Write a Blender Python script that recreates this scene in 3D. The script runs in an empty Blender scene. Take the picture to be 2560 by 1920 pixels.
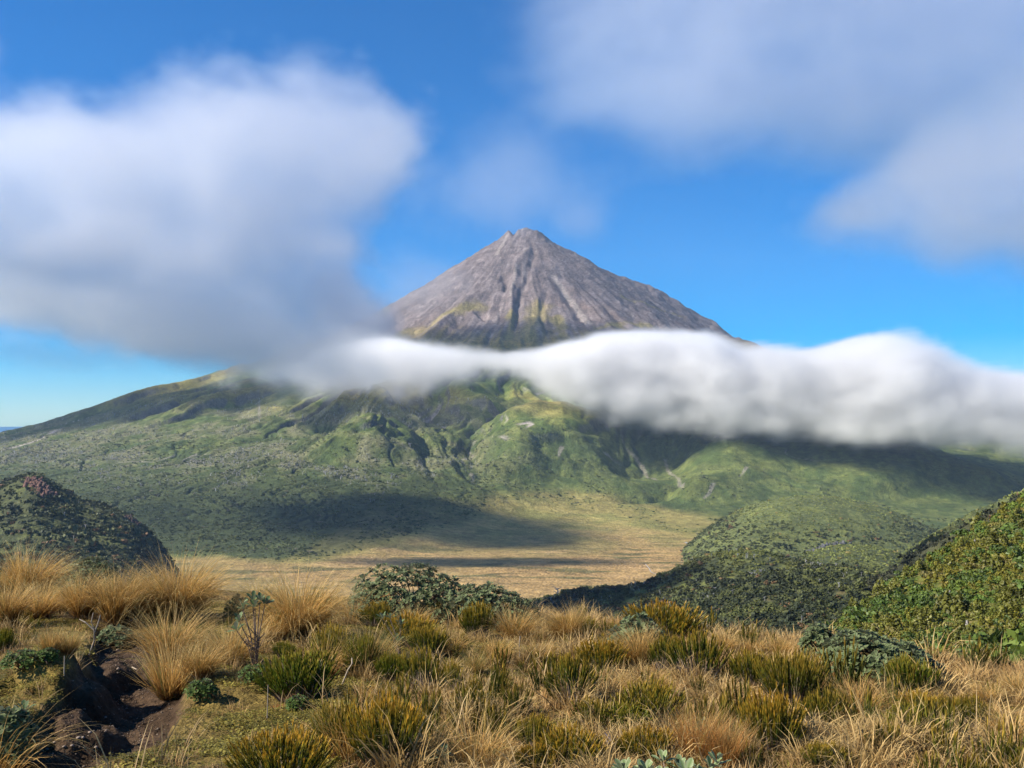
import bpy, math, random
import numpy as np

# ------------------------------------------------------------------ camera, sky, sun, exposure
scene = bpy.context.scene
F, HY = 2488.9, 1045.0            # focal length and eye-level row of a 2560 px wide frame (used to survey the place)
cam = bpy.data.objects.new('camera', bpy.data.cameras.new('camera'))
scene.collection.objects.link(cam)
cam.data.sensor_width = 36.0
cam.data.lens = 35.0
cam.data.shift_y = (HY - 960.0) / 2560.0
cam.data.clip_start = 0.05
cam.data.clip_end = 300000.0
cam.location = (0, 0, 0)
cam.rotation_euler = (math.radians(90), 0, 0)
scene.camera = cam

SUN_EL = math.radians(38.0)
SUN_AZ = math.radians(-104.0)     # from +Y clockwise: the sun stands to the left, a little behind the camera
sdir = np.array([math.sin(SUN_AZ) * math.cos(SUN_EL), math.cos(SUN_AZ) * math.cos(SUN_EL), math.sin(SUN_EL)])

world = bpy.data.worlds.new('World')
scene.world = world
world.use_nodes = True
wn = world.node_tree
wn.nodes.clear()
wo = wn.nodes.new('ShaderNodeOutputWorld')
bg = wn.nodes.new('ShaderNodeBackground')
sky = wn.nodes.new('ShaderNodeTexSky')
sky.sky_type = 'NISHITA'
sky.sun_disc = False
sky.sun_elevation = SUN_EL
sky.sun_rotation = SUN_AZ
sky.altitude = 1200.0
sky.air_density = 1.0
sky.dust_density = 0.15
sky.ozone_density = 4.0
hsv = wn.nodes.new('ShaderNodeHueSaturation')
hsv.inputs['Saturation'].default_value = 1.52
hsv.inputs['Value'].default_value = 1.0
tintm = wn.nodes.new('ShaderNodeMix')
tintm.data_type, tintm.blend_type = 'RGBA', 'MULTIPLY'
tintm.inputs['Factor'].default_value = 1.0
tintm.inputs[7].default_value = (0.74, 0.93, 1.14, 1)
bg.inputs['Strength'].default_value = 0.066
wn.links.new(sky.outputs[0], tintm.inputs[6])
wn.links.new(tintm.outputs[2], hsv.inputs['Color'])
wn.links.new(hsv.outputs[0], bg.inputs['Color'])
wn.links.new(bg.outputs[0], wo.inputs[0])

sun = bpy.data.objects.new('sun', bpy.data.lights.new('sun', 'SUN'))
scene.collection.objects.link(sun)
sun.data.energy = 5.0
sun.data.angle = math.radians(0.53)
sun.data.color = (1.0, 0.92, 0.79)
from mathutils import Vector
sun.rotation_euler = Vector(sdir.tolist()).to_track_quat('Z', 'Y').to_euler()

vs = scene.view_settings
vs.view_transform = 'Standard'
vs.look = 'None'
vs.exposure = 1.0
vs.gamma = 1.0
vs.use_curve_mapping = False

cy = scene.cycles
cy.use_denoising = True
cy.denoiser = 'OPENIMAGEDENOISE'
cy.max_bounces = 10
cy.diffuse_bounces = 3
cy.glossy_bounces = 2
cy.transmission_bounces = 3
cy.transparent_max_bounces = 256
cy.volume_bounces = 6
cy.volume_step_rate = 1.0
cy.volume_max_steps = 256
cy.use_adaptive_sampling = True
cy.adaptive_threshold = 0.02

# ------------------------------------------------------------------ helpers
RNG = np.random.default_rng(7)


def W(px, py, Y):
    return np.array([(px - 1280.0) / F * Y, Y, (HY - py) / F * Y])


_perm = np.random.default_rng(1).permutation(256).astype(np.int32)
_perm = np.concatenate([_perm, _perm, _perm])
_g = np.random.default_rng(2).normal(size=(256, 3)).astype(np.float32)
_g /= np.linalg.norm(_g, axis=1)[:, None]
_a = np.random.default_rng(3).uniform(0, 2 * np.pi, 256)
_g2 = np.stack([np.cos(_a), np.sin(_a)], 1).astype(np.float32)


def noise2(x, y, seed=0):
    x = np.asarray(x, np.float32) + seed * 17.31
    y = np.asarray(y, np.float32) - seed * 9.73
    xf, yf = np.floor(x), np.floor(y)
    xi, yi = xf.astype(np.int32) & 255, yf.astype(np.int32) & 255
    u, v = x - xf, y - yf
    su, sv = u * u * u * (u * (u * 6 - 15) + 10), v * v * v * (v * (v * 6 - 15) + 10)
    out = 0
    vals = []
    for j in (0, 1):
        for i in (0, 1):
            h = _perm[_perm[(xi + i) & 255] + ((yi + j) & 255)]
            g = _g2[h]
            vals.append(g[..., 0] * (u - i) + g[..., 1] * (v - j))
    a = vals[0] + su * (vals[1] - vals[0])
    b = vals[2] + su * (vals[3] - vals[2])
    return (a + sv * (b - a)) * 1.41


def noise3(x, y, z, seed=0):
    x = np.asarray(x, np.float32) + seed * 17.31
    y = np.asarray(y, np.float32) - seed * 9.73
    z = np.asarray(z, np.float32) + seed * 4.19
    xf, yf, zf = np.floor(x), np.floor(y), np.floor(z)
    xi, yi, zi = xf.astype(np.int32) & 255, yf.astype(np.int32) & 255, zf.astype(np.int32) & 255
    u, v, w = x - xf, y - yf, z - zf
    su, sv, sw = [t * t * t * (t * (t * 6 - 15) + 10) for t in (u, v, w)]
    pl = []
    for k in (0, 1):
        vals = []
        for j in (0, 1):
            for i in (0, 1):
                h = _perm[_perm[_perm[(xi + i) & 255] + ((yi + j) & 255)] + ((zi + k) & 255)]
                g = _g[h]
                vals.append(g[..., 0] * (u - i) + g[..., 1] * (v - j) + g[..., 2] * (w - k))
        a = vals[0] + su * (vals[1] - vals[0])
        b = vals[2] + su * (vals[3] - vals[2])
        pl.append(a + sv * (b - a))
    return (pl[0] + sw * (pl[1] - pl[0])) * 1.5


def fbm2(x, y, octv=5, gain=0.5, lac=2.03, seed=0):
    s, a, n = 0.0, 1.0, 0.0
    for o in range(octv):
        s = s + a * noise2(x * lac ** o, y * lac ** o, seed + o)
        n += a
        a *= gain
    return s / n


def fbm3(x, y, z, octv=4, gain=0.5, lac=2.03, seed=0):
    s, a, n = 0.0, 1.0, 0.0
    for o in range(octv):
        f = lac ** o
        s = s + a * noise3(x * f, y * f, z * f, seed + o)
        n += a
        a *= gain
    return s / n


def ss(a, b, x):
    t = np.clip((x - a) / (b - a), 0, 1)
    return t * t * (3 - 2 * t)


def mixc(a, b, t):
    t = np.asarray(t)[..., None]
    return np.asarray(a) * (1 - t) + np.asarray(b) * t


def tag(o, label=None, cat=None, group=None, kind=None):
    if label:
        o['label'] = label
    if cat:
        o['category'] = cat
    if group:
        o['group'] = group
    if kind:
        o['kind'] = kind
    return o


def mesh_np(name, V, Q=None, T=None, col=None, smooth=False, extra=None):
    me = bpy.data.meshes.new(name)
    V = np.asarray(V, np.float32)
    me.vertices.add(len(V))
    me.vertices.foreach_set('co', V.ravel())
    loops, starts = [], []
    n = 0
    for A, k in ((Q, 4), (T, 3)):
        if A is not None and len(A):
            A = np.asarray(A, np.int32)
            loops.append(A.ravel())
            starts.append(n + np.arange(len(A), dtype=np.int32) * k)
            n += A.size
    if n:
        me.loops.add(n)
        me.loops.foreach_set('vertex_index', np.concatenate(loops))
        st = np.concatenate(starts)
        me.polygons.add(len(st))
        me.polygons.foreach_set('loop_start', st)
        if smooth:
            me.polygons.foreach_set('use_smooth', np.ones(len(st), bool))
    if col is not None:
        c = np.ones((len(V), 4), np.float32)
        c[:, :3] = col
        at = me.attributes.new('Col', 'FLOAT_COLOR', 'POINT')
        at.data.foreach_set('color', c.ravel())
    for k, (typ, arr) in (extra or {}).items():
        at = me.attributes.new(k, typ, 'POINT')
        arr = np.asarray(arr)
        key = {'FLOAT': 'value', 'INT': 'value', 'FLOAT_VECTOR': 'vector', 'FLOAT_COLOR': 'color'}[typ]
        at.data.foreach_set(key, arr.astype(np.int32 if typ == 'INT' else np.float32).ravel())
    me.update(calc_edges=True)
    me.validate()
    return me


def obj(name, me, mat=None, parent=None, loc=None):
    o = bpy.data.objects.new(name, me)
    scene.collection.objects.link(o)
    if mat is not None and me is not None and not me.materials:
        me.materials.append(mat)
    if parent is not None:
        o.parent = parent
    if loc is not None:
        o.location = [float(c) for c in loc]
    return o


def grid_quads(nr, nc):
    i = np.arange(nr - 1)[:, None] * nc + np.arange(nc - 1)[None, :]
    return np.stack([i, i + 1, i + nc + 1, i + nc], -1).reshape(-1, 4)


# ------------------------------------------------------------------ materials
def new_mat(name):
    m = bpy.data.materials.new(name)
    m.use_nodes = True
    nt = m.node_tree
    nt.nodes.clear()
    return m, nt, nt.nodes.new('ShaderNodeOutputMaterial')


def N(nt, typ, **kw):
    n = nt.nodes.new(typ)
    for k, v in kw.items():
        if k in n.inputs:
            n.inputs[k].default_value = v
        else:
            setattr(n, k, v)
    return n


def land_mat(name, noises, bumps, rough=0.9, spec=0.1):
    """vertex ground-cover colours times fine noise; bumps: (scale, distance, kind)"""
    m, nt, out = new_mat(name)
    L = nt.links.new
    at = N(nt, 'ShaderNodeAttribute', attribute_name='Col')
    tc = N(nt, 'ShaderNodeTexCoord')
    col = at.outputs['Color']
    for sc, lo, hi in noises:
        nz = N(nt, 'ShaderNodeTexNoise', Scale=sc, Detail=3.0, Roughness=0.6)
        L(tc.outputs['Object'], nz.inputs['Vector'])
        mr = N(nt, 'ShaderNodeMapRange')
        mr.inputs['From Min'].default_value = 0.3
        mr.inputs['From Max'].default_value = 0.7
        mr.inputs['To Min'].default_value = lo
        mr.inputs['To Max'].default_value = hi
        L(nz.outputs[0], mr.inputs['Value'])
        mu = N(nt, 'ShaderNodeMix', data_type='RGBA', blend_type='MULTIPLY')
        mu.inputs['Factor'].default_value = 1.0
        L(col, mu.inputs[6])
        L(mr.outputs[0], mu.inputs[7])
        col = mu.outputs[2]
    b = N(nt, 'ShaderNodeBsdfPrincipled', Roughness=rough)
    b.inputs['Specular IOR Level'].default_value = spec
    nrm = None
    for sc, dist, kind in bumps:
        if kind == 'v':
            nz = N(nt, 'ShaderNodeTexVoronoi', Scale=sc)
            h = nz.outputs['Distance']
        else:
            nz = N(nt, 'ShaderNodeTexNoise', Scale=sc, Detail=4.0)
            h = nz.outputs[0]
        L(tc.outputs['Object'], nz.inputs['Vector'])
        bp = N(nt, 'ShaderNodeBump', Strength=1.0, Distance=dist)
        bp.invert = kind == 'v'
        L(h, bp.inputs['Height'])
        if nrm is not None:
            L(nrm, bp.inputs['Normal'])
        nrm = bp.outputs[0]
    L(col, b.inputs['Base Color'])
    if nrm is not None:
        L(nrm, b.inputs['Normal'])
    L(b.outputs[0], out.inputs[0])
    return m


def leaf_mat(name, transl=0.3, rough=0.6, spec=0.3, tint=False, back=None, var=0.25):
    m, nt, out = new_mat(name)
    L = nt.links.new
    at = N(nt, 'ShaderNodeAttribute', attribute_name='Col')
    col = at.outputs['Color']
    if tint:
        ti = N(nt, 'ShaderNodeAttribute', attribute_name='tint', attribute_type='INSTANCER')
        mu = N(nt, 'ShaderNodeMix', data_type='RGBA', blend_type='MULTIPLY')
        mu.inputs['Factor'].default_value = 1.0
        L(col, mu.inputs[6])
        L(ti.outputs['Color'], mu.inputs[7])
        col = mu.outputs[2]
    elif var:
        oi = N(nt, 'ShaderNodeObjectInfo')
        mr = N(nt, 'ShaderNodeMapRange')
        mr.inputs['To Min'].default_value = 1 - var
        mr.inputs['To Max'].default_value = 1 + var
        L(oi.outputs['Random'], mr.inputs['Value'])
        mu = N(nt, 'ShaderNodeMix', data_type='RGBA', blend_type='MULTIPLY')
        mu.inputs['Factor'].default_value = 1.0
        L(col, mu.inputs[6])
        L(mr.outputs[0], mu.inputs[7])
        col = mu.outputs[2]
    if back is not None:
        ge = N(nt, 'ShaderNodeNewGeometry')
        mx = N(nt, 'ShaderNodeMix', data_type='RGBA')
        L(ge.outputs['Backfacing'], mx.inputs['Factor'])
        L(col, mx.inputs[6])
        mx.inputs[7].default_value = (*back, 1)
        col = mx.outputs[2]
    b = N(nt, 'ShaderNodeBsdfPrincipled', Roughness=rough)
    b.inputs['Specular IOR Level'].default_value = spec
    L(col, b.inputs['Base Color'])
    if transl > 0:
        t = N(nt, 'ShaderNodeBsdfTranslucent')
        L(col, t.inputs['Color'])
        mx = N(nt, 'ShaderNodeMixShader')
        mx.inputs[0].default_value = transl
        L(b.outputs[0], mx.inputs[1])
        L(t.outputs[0], mx.inputs[2])
        L(mx.outputs[0], out.inputs[0])
    else:
        L(b.outputs[0], out.inputs[0])
    return m


# ------------------------------------------------------------------ scatter ("stuff"): prototypes + points in one mesh, instanced by geometry nodes
def scatter(name, protos, P, scl, rz, tint, mat, label=None, pick=None):
    """protos: list of (V, T, col)"""
    Vs, Ts, Cs, vid, isp = [], [], [], [], []
    n = 0
    for k, (V, T, c) in enumerate(protos):
        Vs.append(V)
        Ts.append(np.asarray(T) + n)
        Cs.append(np.broadcast_to(c, (len(V), 3)))
        vid.append(np.full(len(V), k))
        isp.append(np.ones(len(V)))
        n += len(V)
    m = len(P)
    Vs.append(P)
    Cs.append(np.ones((m, 3)))
    vid.append(pick if pick is not None else RNG.integers(0, len(protos), m))
    isp.append(np.zeros(m))
    z = lambda w: np.zeros((n,) + w)
    tc = np.ones((n + m, 4))
    tc[n:, :3] = tint
    sc = np.concatenate([z((3,)), np.broadcast_to(np.asarray(scl).reshape(m, -1), (m, 3))])
    me = mesh_np(name, np.concatenate(Vs), T=np.concatenate(Ts), col=np.concatenate(Cs),
                 extra={'vid': ('INT', np.concatenate(vid)), 'isp': ('FLOAT', np.concatenate(isp)),
                        'scl': ('FLOAT_VECTOR', sc), 'rz': ('FLOAT', np.concatenate([z(()), rz])),
                        'tint': ('FLOAT_COLOR', tc)})
    o = obj(name, me, mat)
    ng = bpy.data.node_groups.new(name, 'GeometryNodeTree')
    ng.interface.new_socket('Geometry', in_out='INPUT', socket_type='NodeSocketGeometry')
    ng.interface.new_socket('Geometry', in_out='OUTPUT', socket_type='NodeSocketGeometry')
    A, L = ng.nodes.new, ng.links.new
    gi, go = A('NodeGroupInput'), A('NodeGroupOutput')

    def named(nm, typ):
        a = A('GeometryNodeInputNamedAttribute')
        a.data_type = typ
        a.inputs['Name'].default_value = nm
        return a.outputs['Attribute']
    sep = A('GeometryNodeSeparateGeometry')
    sep.domain = 'POINT'
    cmp_ = A('FunctionNodeCompare')
    cmp_.data_type = 'FLOAT'
    cmp_.operation = 'GREATER_THAN'
    cmp_.inputs[1].default_value = 0.5
    L(named('isp', 'FLOAT'), cmp_.inputs[0])
    L(gi.outputs[0], sep.inputs['Geometry'])
    L(cmp_.outputs[0], sep.inputs['Selection'])
    sp = A('GeometryNodeSplitToInstances')
    sp.domain = 'POINT'
    L(sep.outputs['Selection'], sp.inputs['Geometry'])
    L(named('vid', 'INT'), sp.inputs['Group ID'])
    iop = A('GeometryNodeInstanceOnPoints')
    L(sep.outputs['Inverted'], iop.inputs['Points'])
    L(sp.outputs['Instances'], iop.inputs['Instance'])
    iop.inputs['Pick Instance'].default_value = True
    L(named('vid', 'INT'), iop.inputs['Instance Index'])
    cx = A('ShaderNodeCombineXYZ')
    L(named('rz', 'FLOAT'), cx.inputs[2])
    L(cx.outputs[0], iop.inputs['Rotation'])
    L(named('scl', 'FLOAT_VECTOR'), iop.inputs['Scale'])
    L(iop.outputs[0], go.inputs[0])
    md = o.modifiers.new('scatter', 'NODES')
    md.node_group = ng
    tag(o, kind='stuff', label=label)
    return o


# ------------------------------------------------------------------ clouds: voxel densities computed here, turned into a volume by geometry nodes
def cloud_mat(name, dens, aniso=0.6, color=(1, 1, 1)):
    m, nt, out = new_mat(name)
    pv = N(nt, 'ShaderNodeVolumePrincipled')
    pv.inputs['Color'].default_value = (*color, 1)
    pv.inputs['Density'].default_value = dens
    pv.inputs['Density Attribute'].default_value = 'density'
    pv.inputs['Anisotropy'].default_value = aniso
    nt.links.new(pv.outputs[0], out.inputs['Volume'])
    return m


def cloud(name, label, lo, hi, vox, fn, mat, fade=0.0):
    lo, hi = np.array(lo, float), np.array(hi, float)
    n = np.maximum(2, np.round((hi - lo) / vox).astype(int) + 1)
    ax = [np.linspace(lo[i], hi[i], n[i], dtype=np.float32) for i in range(3)]
    Z, Y, X = np.meshgrid(ax[2], ax[1], ax[0], indexing='ij')       # x fastest
    d = np.clip(fn(X, Y, Z), 0, None).astype(np.float32)
    if fade:
        for k, A_ in enumerate((X, Y, Z)):
            q = np.minimum(A_ - lo[k], hi[k] - A_) / (fade * (hi[k] - lo[k]))
            d *= ss(0, 1, q).astype(np.float32)
    d *= np.random.default_rng(5).uniform(0.93, 1.07, d.shape).astype(np.float32)      # no flat blocks in the grid
    d[[0, -1]] = 0
    d[:, [0, -1]] = 0
    d[:, :, [0, -1]] = 0
    me = mesh_np(name, np.stack([X, Y, Z], -1).reshape(-1, 3), extra={'voxel': ('FLOAT', d.ravel())})
    src = bpy.data.objects.new(name + '_voxels', me)                # only carries the array; it is not in the scene
    vd = bpy.data.volumes.new(name)
    vd.materials.append(mat)
    o = bpy.data.objects.new(name, vd)
    scene.collection.objects.link(o)
    ng = bpy.data.node_groups.new(name, 'GeometryNodeTree')
    ng.interface.new_socket('Geometry', in_out='INPUT', socket_type='NodeSocketGeometry')
    ng.interface.new_socket('Geometry', in_out='OUTPUT', socket_type='NodeSocketGeometry')
    A, L = ng.nodes.new, ng.links.new
    gi, go = A('GeometryNodeObjectInfo'), A('NodeGroupOutput')
    gi.inputs['Object'].default_value = src
    pos = A('GeometryNodeInputPosition')
    sub = A('ShaderNodeVectorMath')
    sub.operation = 'SUBTRACT'
    sub.inputs[1].default_value = lo.tolist()
    mul = A('ShaderNodeVectorMath')
    mul.operation = 'MULTIPLY'
    mul.inputs[1].default_value = ((n - 1) / (hi - lo)).tolist()
    L(pos.outputs[0], sub.inputs[0])
    L(sub.outputs[0], mul.inputs[0])
    sx = A('ShaderNodeSeparateXYZ')
    L(mul.outputs[0], sx.inputs[0])
    r = []
    for k in range(3):
        q = A('ShaderNodeMath')
        q.operation = 'ROUND'
        L(sx.outputs[k], q.inputs[0])
        r.append(q.outputs[0])
    m1 = A('ShaderNodeMath')
    m1.operation = 'MULTIPLY_ADD'
    m1.inputs[1].default_value = int(n[1])
    L(r[2], m1.inputs[0])
    L(r[1], m1.inputs[2])
    m2 = A('ShaderNodeMath')
    m2.operation = 'MULTIPLY_ADD'
    m2.inputs[1].default_value = int(n[0])
    L(m1.outputs[0], m2.inputs[0])
    L(r[0], m2.inputs[2])
    at = A('GeometryNodeInputNamedAttribute')
    at.data_type = 'FLOAT'
    at.inputs['Name'].default_value = 'voxel'
    si = A('GeometryNodeSampleIndex')
    si.data_type = 'FLOAT'
    si.domain = 'POINT'
    si.clamp = True
    L(gi.outputs['Geometry'], si.inputs['Geometry'])
    L(at.outputs['Attribute'], si.inputs['Value'])
    L(m2.outputs[0], si.inputs['Index'])
    vc = A('GeometryNodeVolumeCube')
    L(si.outputs[0], vc.inputs['Density'])
    vc.inputs['Min'].default_value = lo.tolist()
    vc.inputs['Max'].default_value = hi.tolist()
    for k, nm in enumerate(('X', 'Y', 'Z')):
        vc.inputs['Resolution ' + nm].default_value = int(n[k])
    sm = A('GeometryNodeSetMaterial')
    sm.inputs['Material'].default_value = mat
    L(vc.outputs[0], sm.inputs['Geometry'])
    L(sm.outputs[0], go.inputs[0])
    md = o.modifiers.new('cloud', 'NODES')
    md.node_group = ng
    tag(o, label, 'cloud')
    return o


def curve(pts, x):
    """smooth curve through (x, value) points"""
    p = np.array(pts, float)
    i = np.clip(np.searchsorted(p[:, 0], x) - 1, 0, len(p) - 2)
    m = np.gradient(p[:, 1], p[:, 0])
    x0, x1, y0, y1 = p[i, 0], p[i + 1, 0], p[i, 1], p[i + 1, 1]
    h = x1 - x0
    t = np.clip((x - x0) / h, 0, 1)
    t2, t3 = t * t, t * t * t
    return (2 * t3 - 3 * t2 + 1) * y0 + (t3 - 2 * t2 + t) * h * m[i] + (-2 * t3 + 3 * t2) * y1 + (t3 - t2) * h * m[i + 1]
# ------------------------------------------------------------------ the volcano and the swamp at its foot: one height field
XS, YS = 86.0, 6500.0
_pr = np.array([[0, 1238], [60, 1222], [117, 1200], [379, 1030], [716, 812], [950, 672], [1300, 478], [1800, 268], [2190, 128], [2600, 8],
                [3200, -130], [3700, -215], [4100, -272], [4450, -306], [5500, -420], [8000, -700], [12000, -860]], float)


def volcano(x, y):
    dx, dy = x - XS, y - YS
    r = np.hypot(dx, dy)
    phi = np.arctan2(dx, -dy)
    wob = fbm2(x / 1500, y / 1500, 3, seed=40)
    front = np.exp(-(phi / 0.85) ** 2)
    right = ss(-0.15, 0.05, phi + 0.03 * wob) * np.exp(-((phi - 0.15) / 0.55) ** 2)
    sc = 1.0 + 0.21 * right * ss(1200, 3000, r) - 0.02 * ss(0.0, 0.5, -phi) * front
    re = r * sc * (1 + 0.035 * wob * ss(800, 2500, r))
    z = np.interp(re, _pr[:, 0], _pr[:, 1])
    # spurs and gullies that run down the cone
    pw = phi + (0.05 + 0.07 * ss(500, 2500, r)) * fbm2(x / 620, y / 620, 4, seed=3)
    calm = 1 - 0.78 * ss(-0.12, -0.3, phi) * ss(2300, 3000, re)
    n1 = np.abs(noise2(pw * 6.3 + 0.35, r / 2600, 5))
    n2 = np.abs(noise2(pw * 15 + 9, r / 1500 + 4, 6))
    n3 = np.abs(noise2(pw * 37 + 3, r / 900, 7))
    n4 = np.abs(noise2(pw * 90, r / 700, 8))
    amp = np.interp(re, [0, 200, 700, 1300, 1900, 2500, 3050, 3500, 3900, 4400, 6000], [0, 3, 6, 20, 80, 112, 95, 48, 16, 4, 30])
    low = ss(3000, 4300, re)
    gul = amp * calm * (1.25 * n1 + 0.62 * n2 * (0.5 + n1) + 0.28 * n3 - 0.42)
    gate = ss(-0.25, 0.25, fbm2(x / 300, y / 420, 3, seed=9))
    gul = gul + np.interp(re, [0, 250, 900, 1600, 2600], [0, 3, 5, 5, 0]) * (gate * n4 * 1.4 + (1 - gate) * n3 - 0.4)
    gul = gul + np.interp(re, [0, 150, 500, 1400, 2100], [0, 9, 22, 28, 0]) * fbm2(x / 150 + 0.6 * n1, y / 330, 5, gain=0.55, seed=29)
    z = z + gul
    # swamp floor under the front slopes
    infront = ss(5200, 3600, y)
    wide = ss(2600, 1500, np.abs(x + 100))
    floor = -303 + 11 * ss(2300, 3300, y) + 2.0 * fbm2(x / 300, y / 300, 3, seed=60) - 260 * (1 - wide) - 300 * (1 - infront)
    k = 26.0
    hh = np.clip(0.5 + 0.5 * (z - floor) / k, 0, 1)
    z = floor * (1 - hh) + z * hh + k * hh * (1 - hh)
    # lesser peak behind the right shoulder
    ax_ = dx - 60
    sh = np.exp(-((dy - 420) / 330) ** 2) * np.interp(ax_, [200, 500, 800, 1250, 1330, 1700, 2600], [0, 150, 235, 215, 170, 130, 0])
    z = z + sh * (1 + 0.10 * fbm2(x / 260, y / 260, 3, seed=27))
    # lava terrace on the left skyline
    d = np.hypot((x + 1930) / 330.0, (y - 6150) / 260.0)
    z = z + 40 * ss(1.02, 0.86, d + 0.1 * fbm2(x / 200, y / 200, 3, seed=8))
    d = np.hypot((x + 2350) / 150.0, (y - 6000) / 260.0)
    z = z + 26 * np.exp(-d * d)
    # broken rim at the top
    z = z - 30 * np.exp(-((x - 12) / 18) ** 2) * ss(250, 60, r)
    z = z + 17 * np.exp(-((x + 32) / 20) ** 2 - ((y - YS) / 60) ** 2)
    top = ss(520, 120, r)
    z = z + top * 17 * (fbm2(x / 34, y / 34, 4, seed=12) + 0.3 * np.abs(noise2(x / 90, y / 60, 13)))
    z = z - 20 * np.exp(-((dx - 190) / 60) ** 2) * ss(300, 120, np.abs(dy))
    # outcrops, terracing and roughness
    band = ss(350, 700, z) * ss(1150, 900, z)
    z = z + band * 9 * fbm2(x / 70, y / 70, 4, seed=15)
    z = z + (2.5 + 4 * ss(-250, -150, z)) * fbm2(x / 60, y / 60, 4, seed=21) * ss(-296, -280, z)
    lowl = ss(-0.02, -0.12, phi) * ss(-290, -240, z) * ss(150, 20, z)
    z = z - lowl * 11 * np.clip(0.25 - np.abs(noise2(pw * 55, r / 1500, 23)), 0, 1) * 4 * 0.8
    return z, re, phi, gul, n1, n2, n3


u = np.concatenate([np.linspace(-1.15, -0.56, 60)[:-1], np.linspace(-0.56, 0.56, 900), np.linspace(0.56, 1.15, 60)[1:]])
yr = np.concatenate([np.geomspace(1500, 7000, 560), np.geomspace(7000, 11500, 26)[1:]])
U, YY = np.meshgrid(u, yr)
XX = U * YY
ZZ, RE, PHI, GUL, G1, G2, G3 = volcano(XX, YY)


def hit(px, py):
    """the point of the volcano's surface seen at a surveyed direction"""
    j = int(np.argmin(np.abs(u - (px - 1280) / F)))
    row = HY - ZZ[:, j] / yr * F
    k = np.nonzero(row <= py)[0]
    k = k[0] if len(k) else len(yr) - 1
    return np.array([XX[k, j], YY[k, j], ZZ[k, j]])


def seg_dist(X, Y, P, along=False):
    d = np.full(X.shape, 1e9)
    al = np.zeros(X.shape)
    n = len(P) - 1
    for k, ((a0, a1), (b0, b1)) in enumerate(zip(P[:-1], P[1:])):
        ex, ey = b0 - a0, b1 - a1
        t = np.clip(((X - a0) * ex + (Y - a1) * ey) / (ex * ex + ey * ey + 1e-9), 0, 1)
        dk = np.hypot(X - a0 - t * ex, Y - a1 - t * ey)
        al = np.where(dk < d, (k + t) / n, al)
        d = np.minimum(d, dk)
    return (d, al) if along else d


# surveyed spurs (+) and ravines (-): directions, half width, height in metres
wx = 60 * fbm2(XX / 260, YY / 260, 3, seed=31)
wy = 60 * fbm2(XX / 260, YY / 260, 3, seed=32)
FEAT = [([(1395, 1060), (1345, 1130), (1290, 1190)], 210, 75), ([(1530, 1035), (1450, 1121), (1520, 1190), (1640, 1250)], 260, 95), ([(1850, 1140), (1780, 1200), (1720, 1260)], 210, 75),
        ([(1990, 1110), (2100, 1190), (2280, 1250)], 300, 80), ([(1110, 970), (1222, 1030)], 150, 55), ([(1000, 1000), (940, 1090), (900, 1160)], 220, 70), ([(1180, 1070), (1250, 1120), (1300, 1215)], 190, 55),
        ([(2120, 1090), (2330, 1170), (2560, 1230)], 260, 70),
        ([(1064, 985), (1148, 1106), (1160, 1161)], 150, -80), ([(1548, 1062), (1596, 1161), (1698, 1222)], 170, -85), ([(1340, 1075), (1400, 1140), (1395, 1200)], 140, -55), ([(850, 1000), (830, 1080)], 150, -45),
        ([(1700, 1080), (1690, 1150), (1700, 1216)], 150, -60), ([(640, 970), (600, 1060)], 120, -35),
        ([(1332, 619), (1288, 664), (1283, 749), (1273, 850)], 30, 14), ([(1342, 619), (1310, 719), (1294, 778), (1286, 858)], 22, -15), ([(1263, 680), (1270, 735)], 24, -20), ([(1195, 780), (1222, 802)], 30, -24),
        ([(1362, 740), (1352, 790), (1366, 830)], 22, -16), ([(1190, 730), (1120, 800), (1060, 850)], 70, 26), ([(1440, 790), (1452, 806)], 26, -24), ([(1380, 690), (1465, 815)], 40, -16),
        ([(1340, 800), (1325, 850)], 60, 26), ([(1470, 700), (1600, 800)], 60, 12)]
FEAT = [(p, w * 1.18, h * 0.78) if w > 100 else (p, w, h) for p, w, h in FEAT]
for pts, wd, H in FEAT:
    P = [hit(*p)[:2] for p in pts]
    s_ = 0.25 if wd < 100 else 1.0
    d, al = seg_dist(XX + wx * s_, YY + wy * s_, P, True)
    prof = np.clip(1 - np.sqrt((d / wd) ** 2 + 0.02) + 0.14, 0, 1)
    ZZ = ZZ + H * prof * ss(0.0, 0.18, al + 0.05) * ss(1.0, 0.8, al - 0.02 + 0.1 * (d / wd)) * ss(-296, -270, ZZ)
# surface cover
gx = np.gradient(ZZ, axis=1) / np.gradient(XX, axis=1)
gy = np.gradient(ZZ, axis=0) / np.gradient(YY, axis=0)
slope = np.hypot(gx, gy)
curvx = np.gradient(gx, axis=1) / np.gradient(XX, axis=1)
na = fbm2(XX / 420, YY / 420, 5, seed=70)
nb = fbm2(XX / 110, YY / 110, 4, seed=71)
nc = fbm2(XX / 35, YY / 35, 3, seed=72)
nr = noise2(PHI * 60 + 0.4 * na, RE / 1500, 73) + 0.5 * noise2(PHI * 150, RE / 900, 74)
hh = ZZ + 90 * na + 30 * nb
rock = mixc((0.100, 0.080, 0.077), (0.172, 0.144, 0.140), ss(-0.45, 0.55, 0.6 * nr + 0.9 * nb + 0.3 * nc))
rock = mixc(rock, (0.13, 0.082, 0.058), 0.55 * ss(0.0, 0.5, na + 0.4 * nr) * ss(900, 500, ZZ))
rock = mixc(rock, (0.225, 0.195, 0.18), ss(0.42, 0.72, nc + 0.5 * nr) * 0.8)
gold = mixc((0.175, 0.150, 0.042), (0.245, 0.195, 0.065), ss(-0.3, 0.4, nb))
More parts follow.
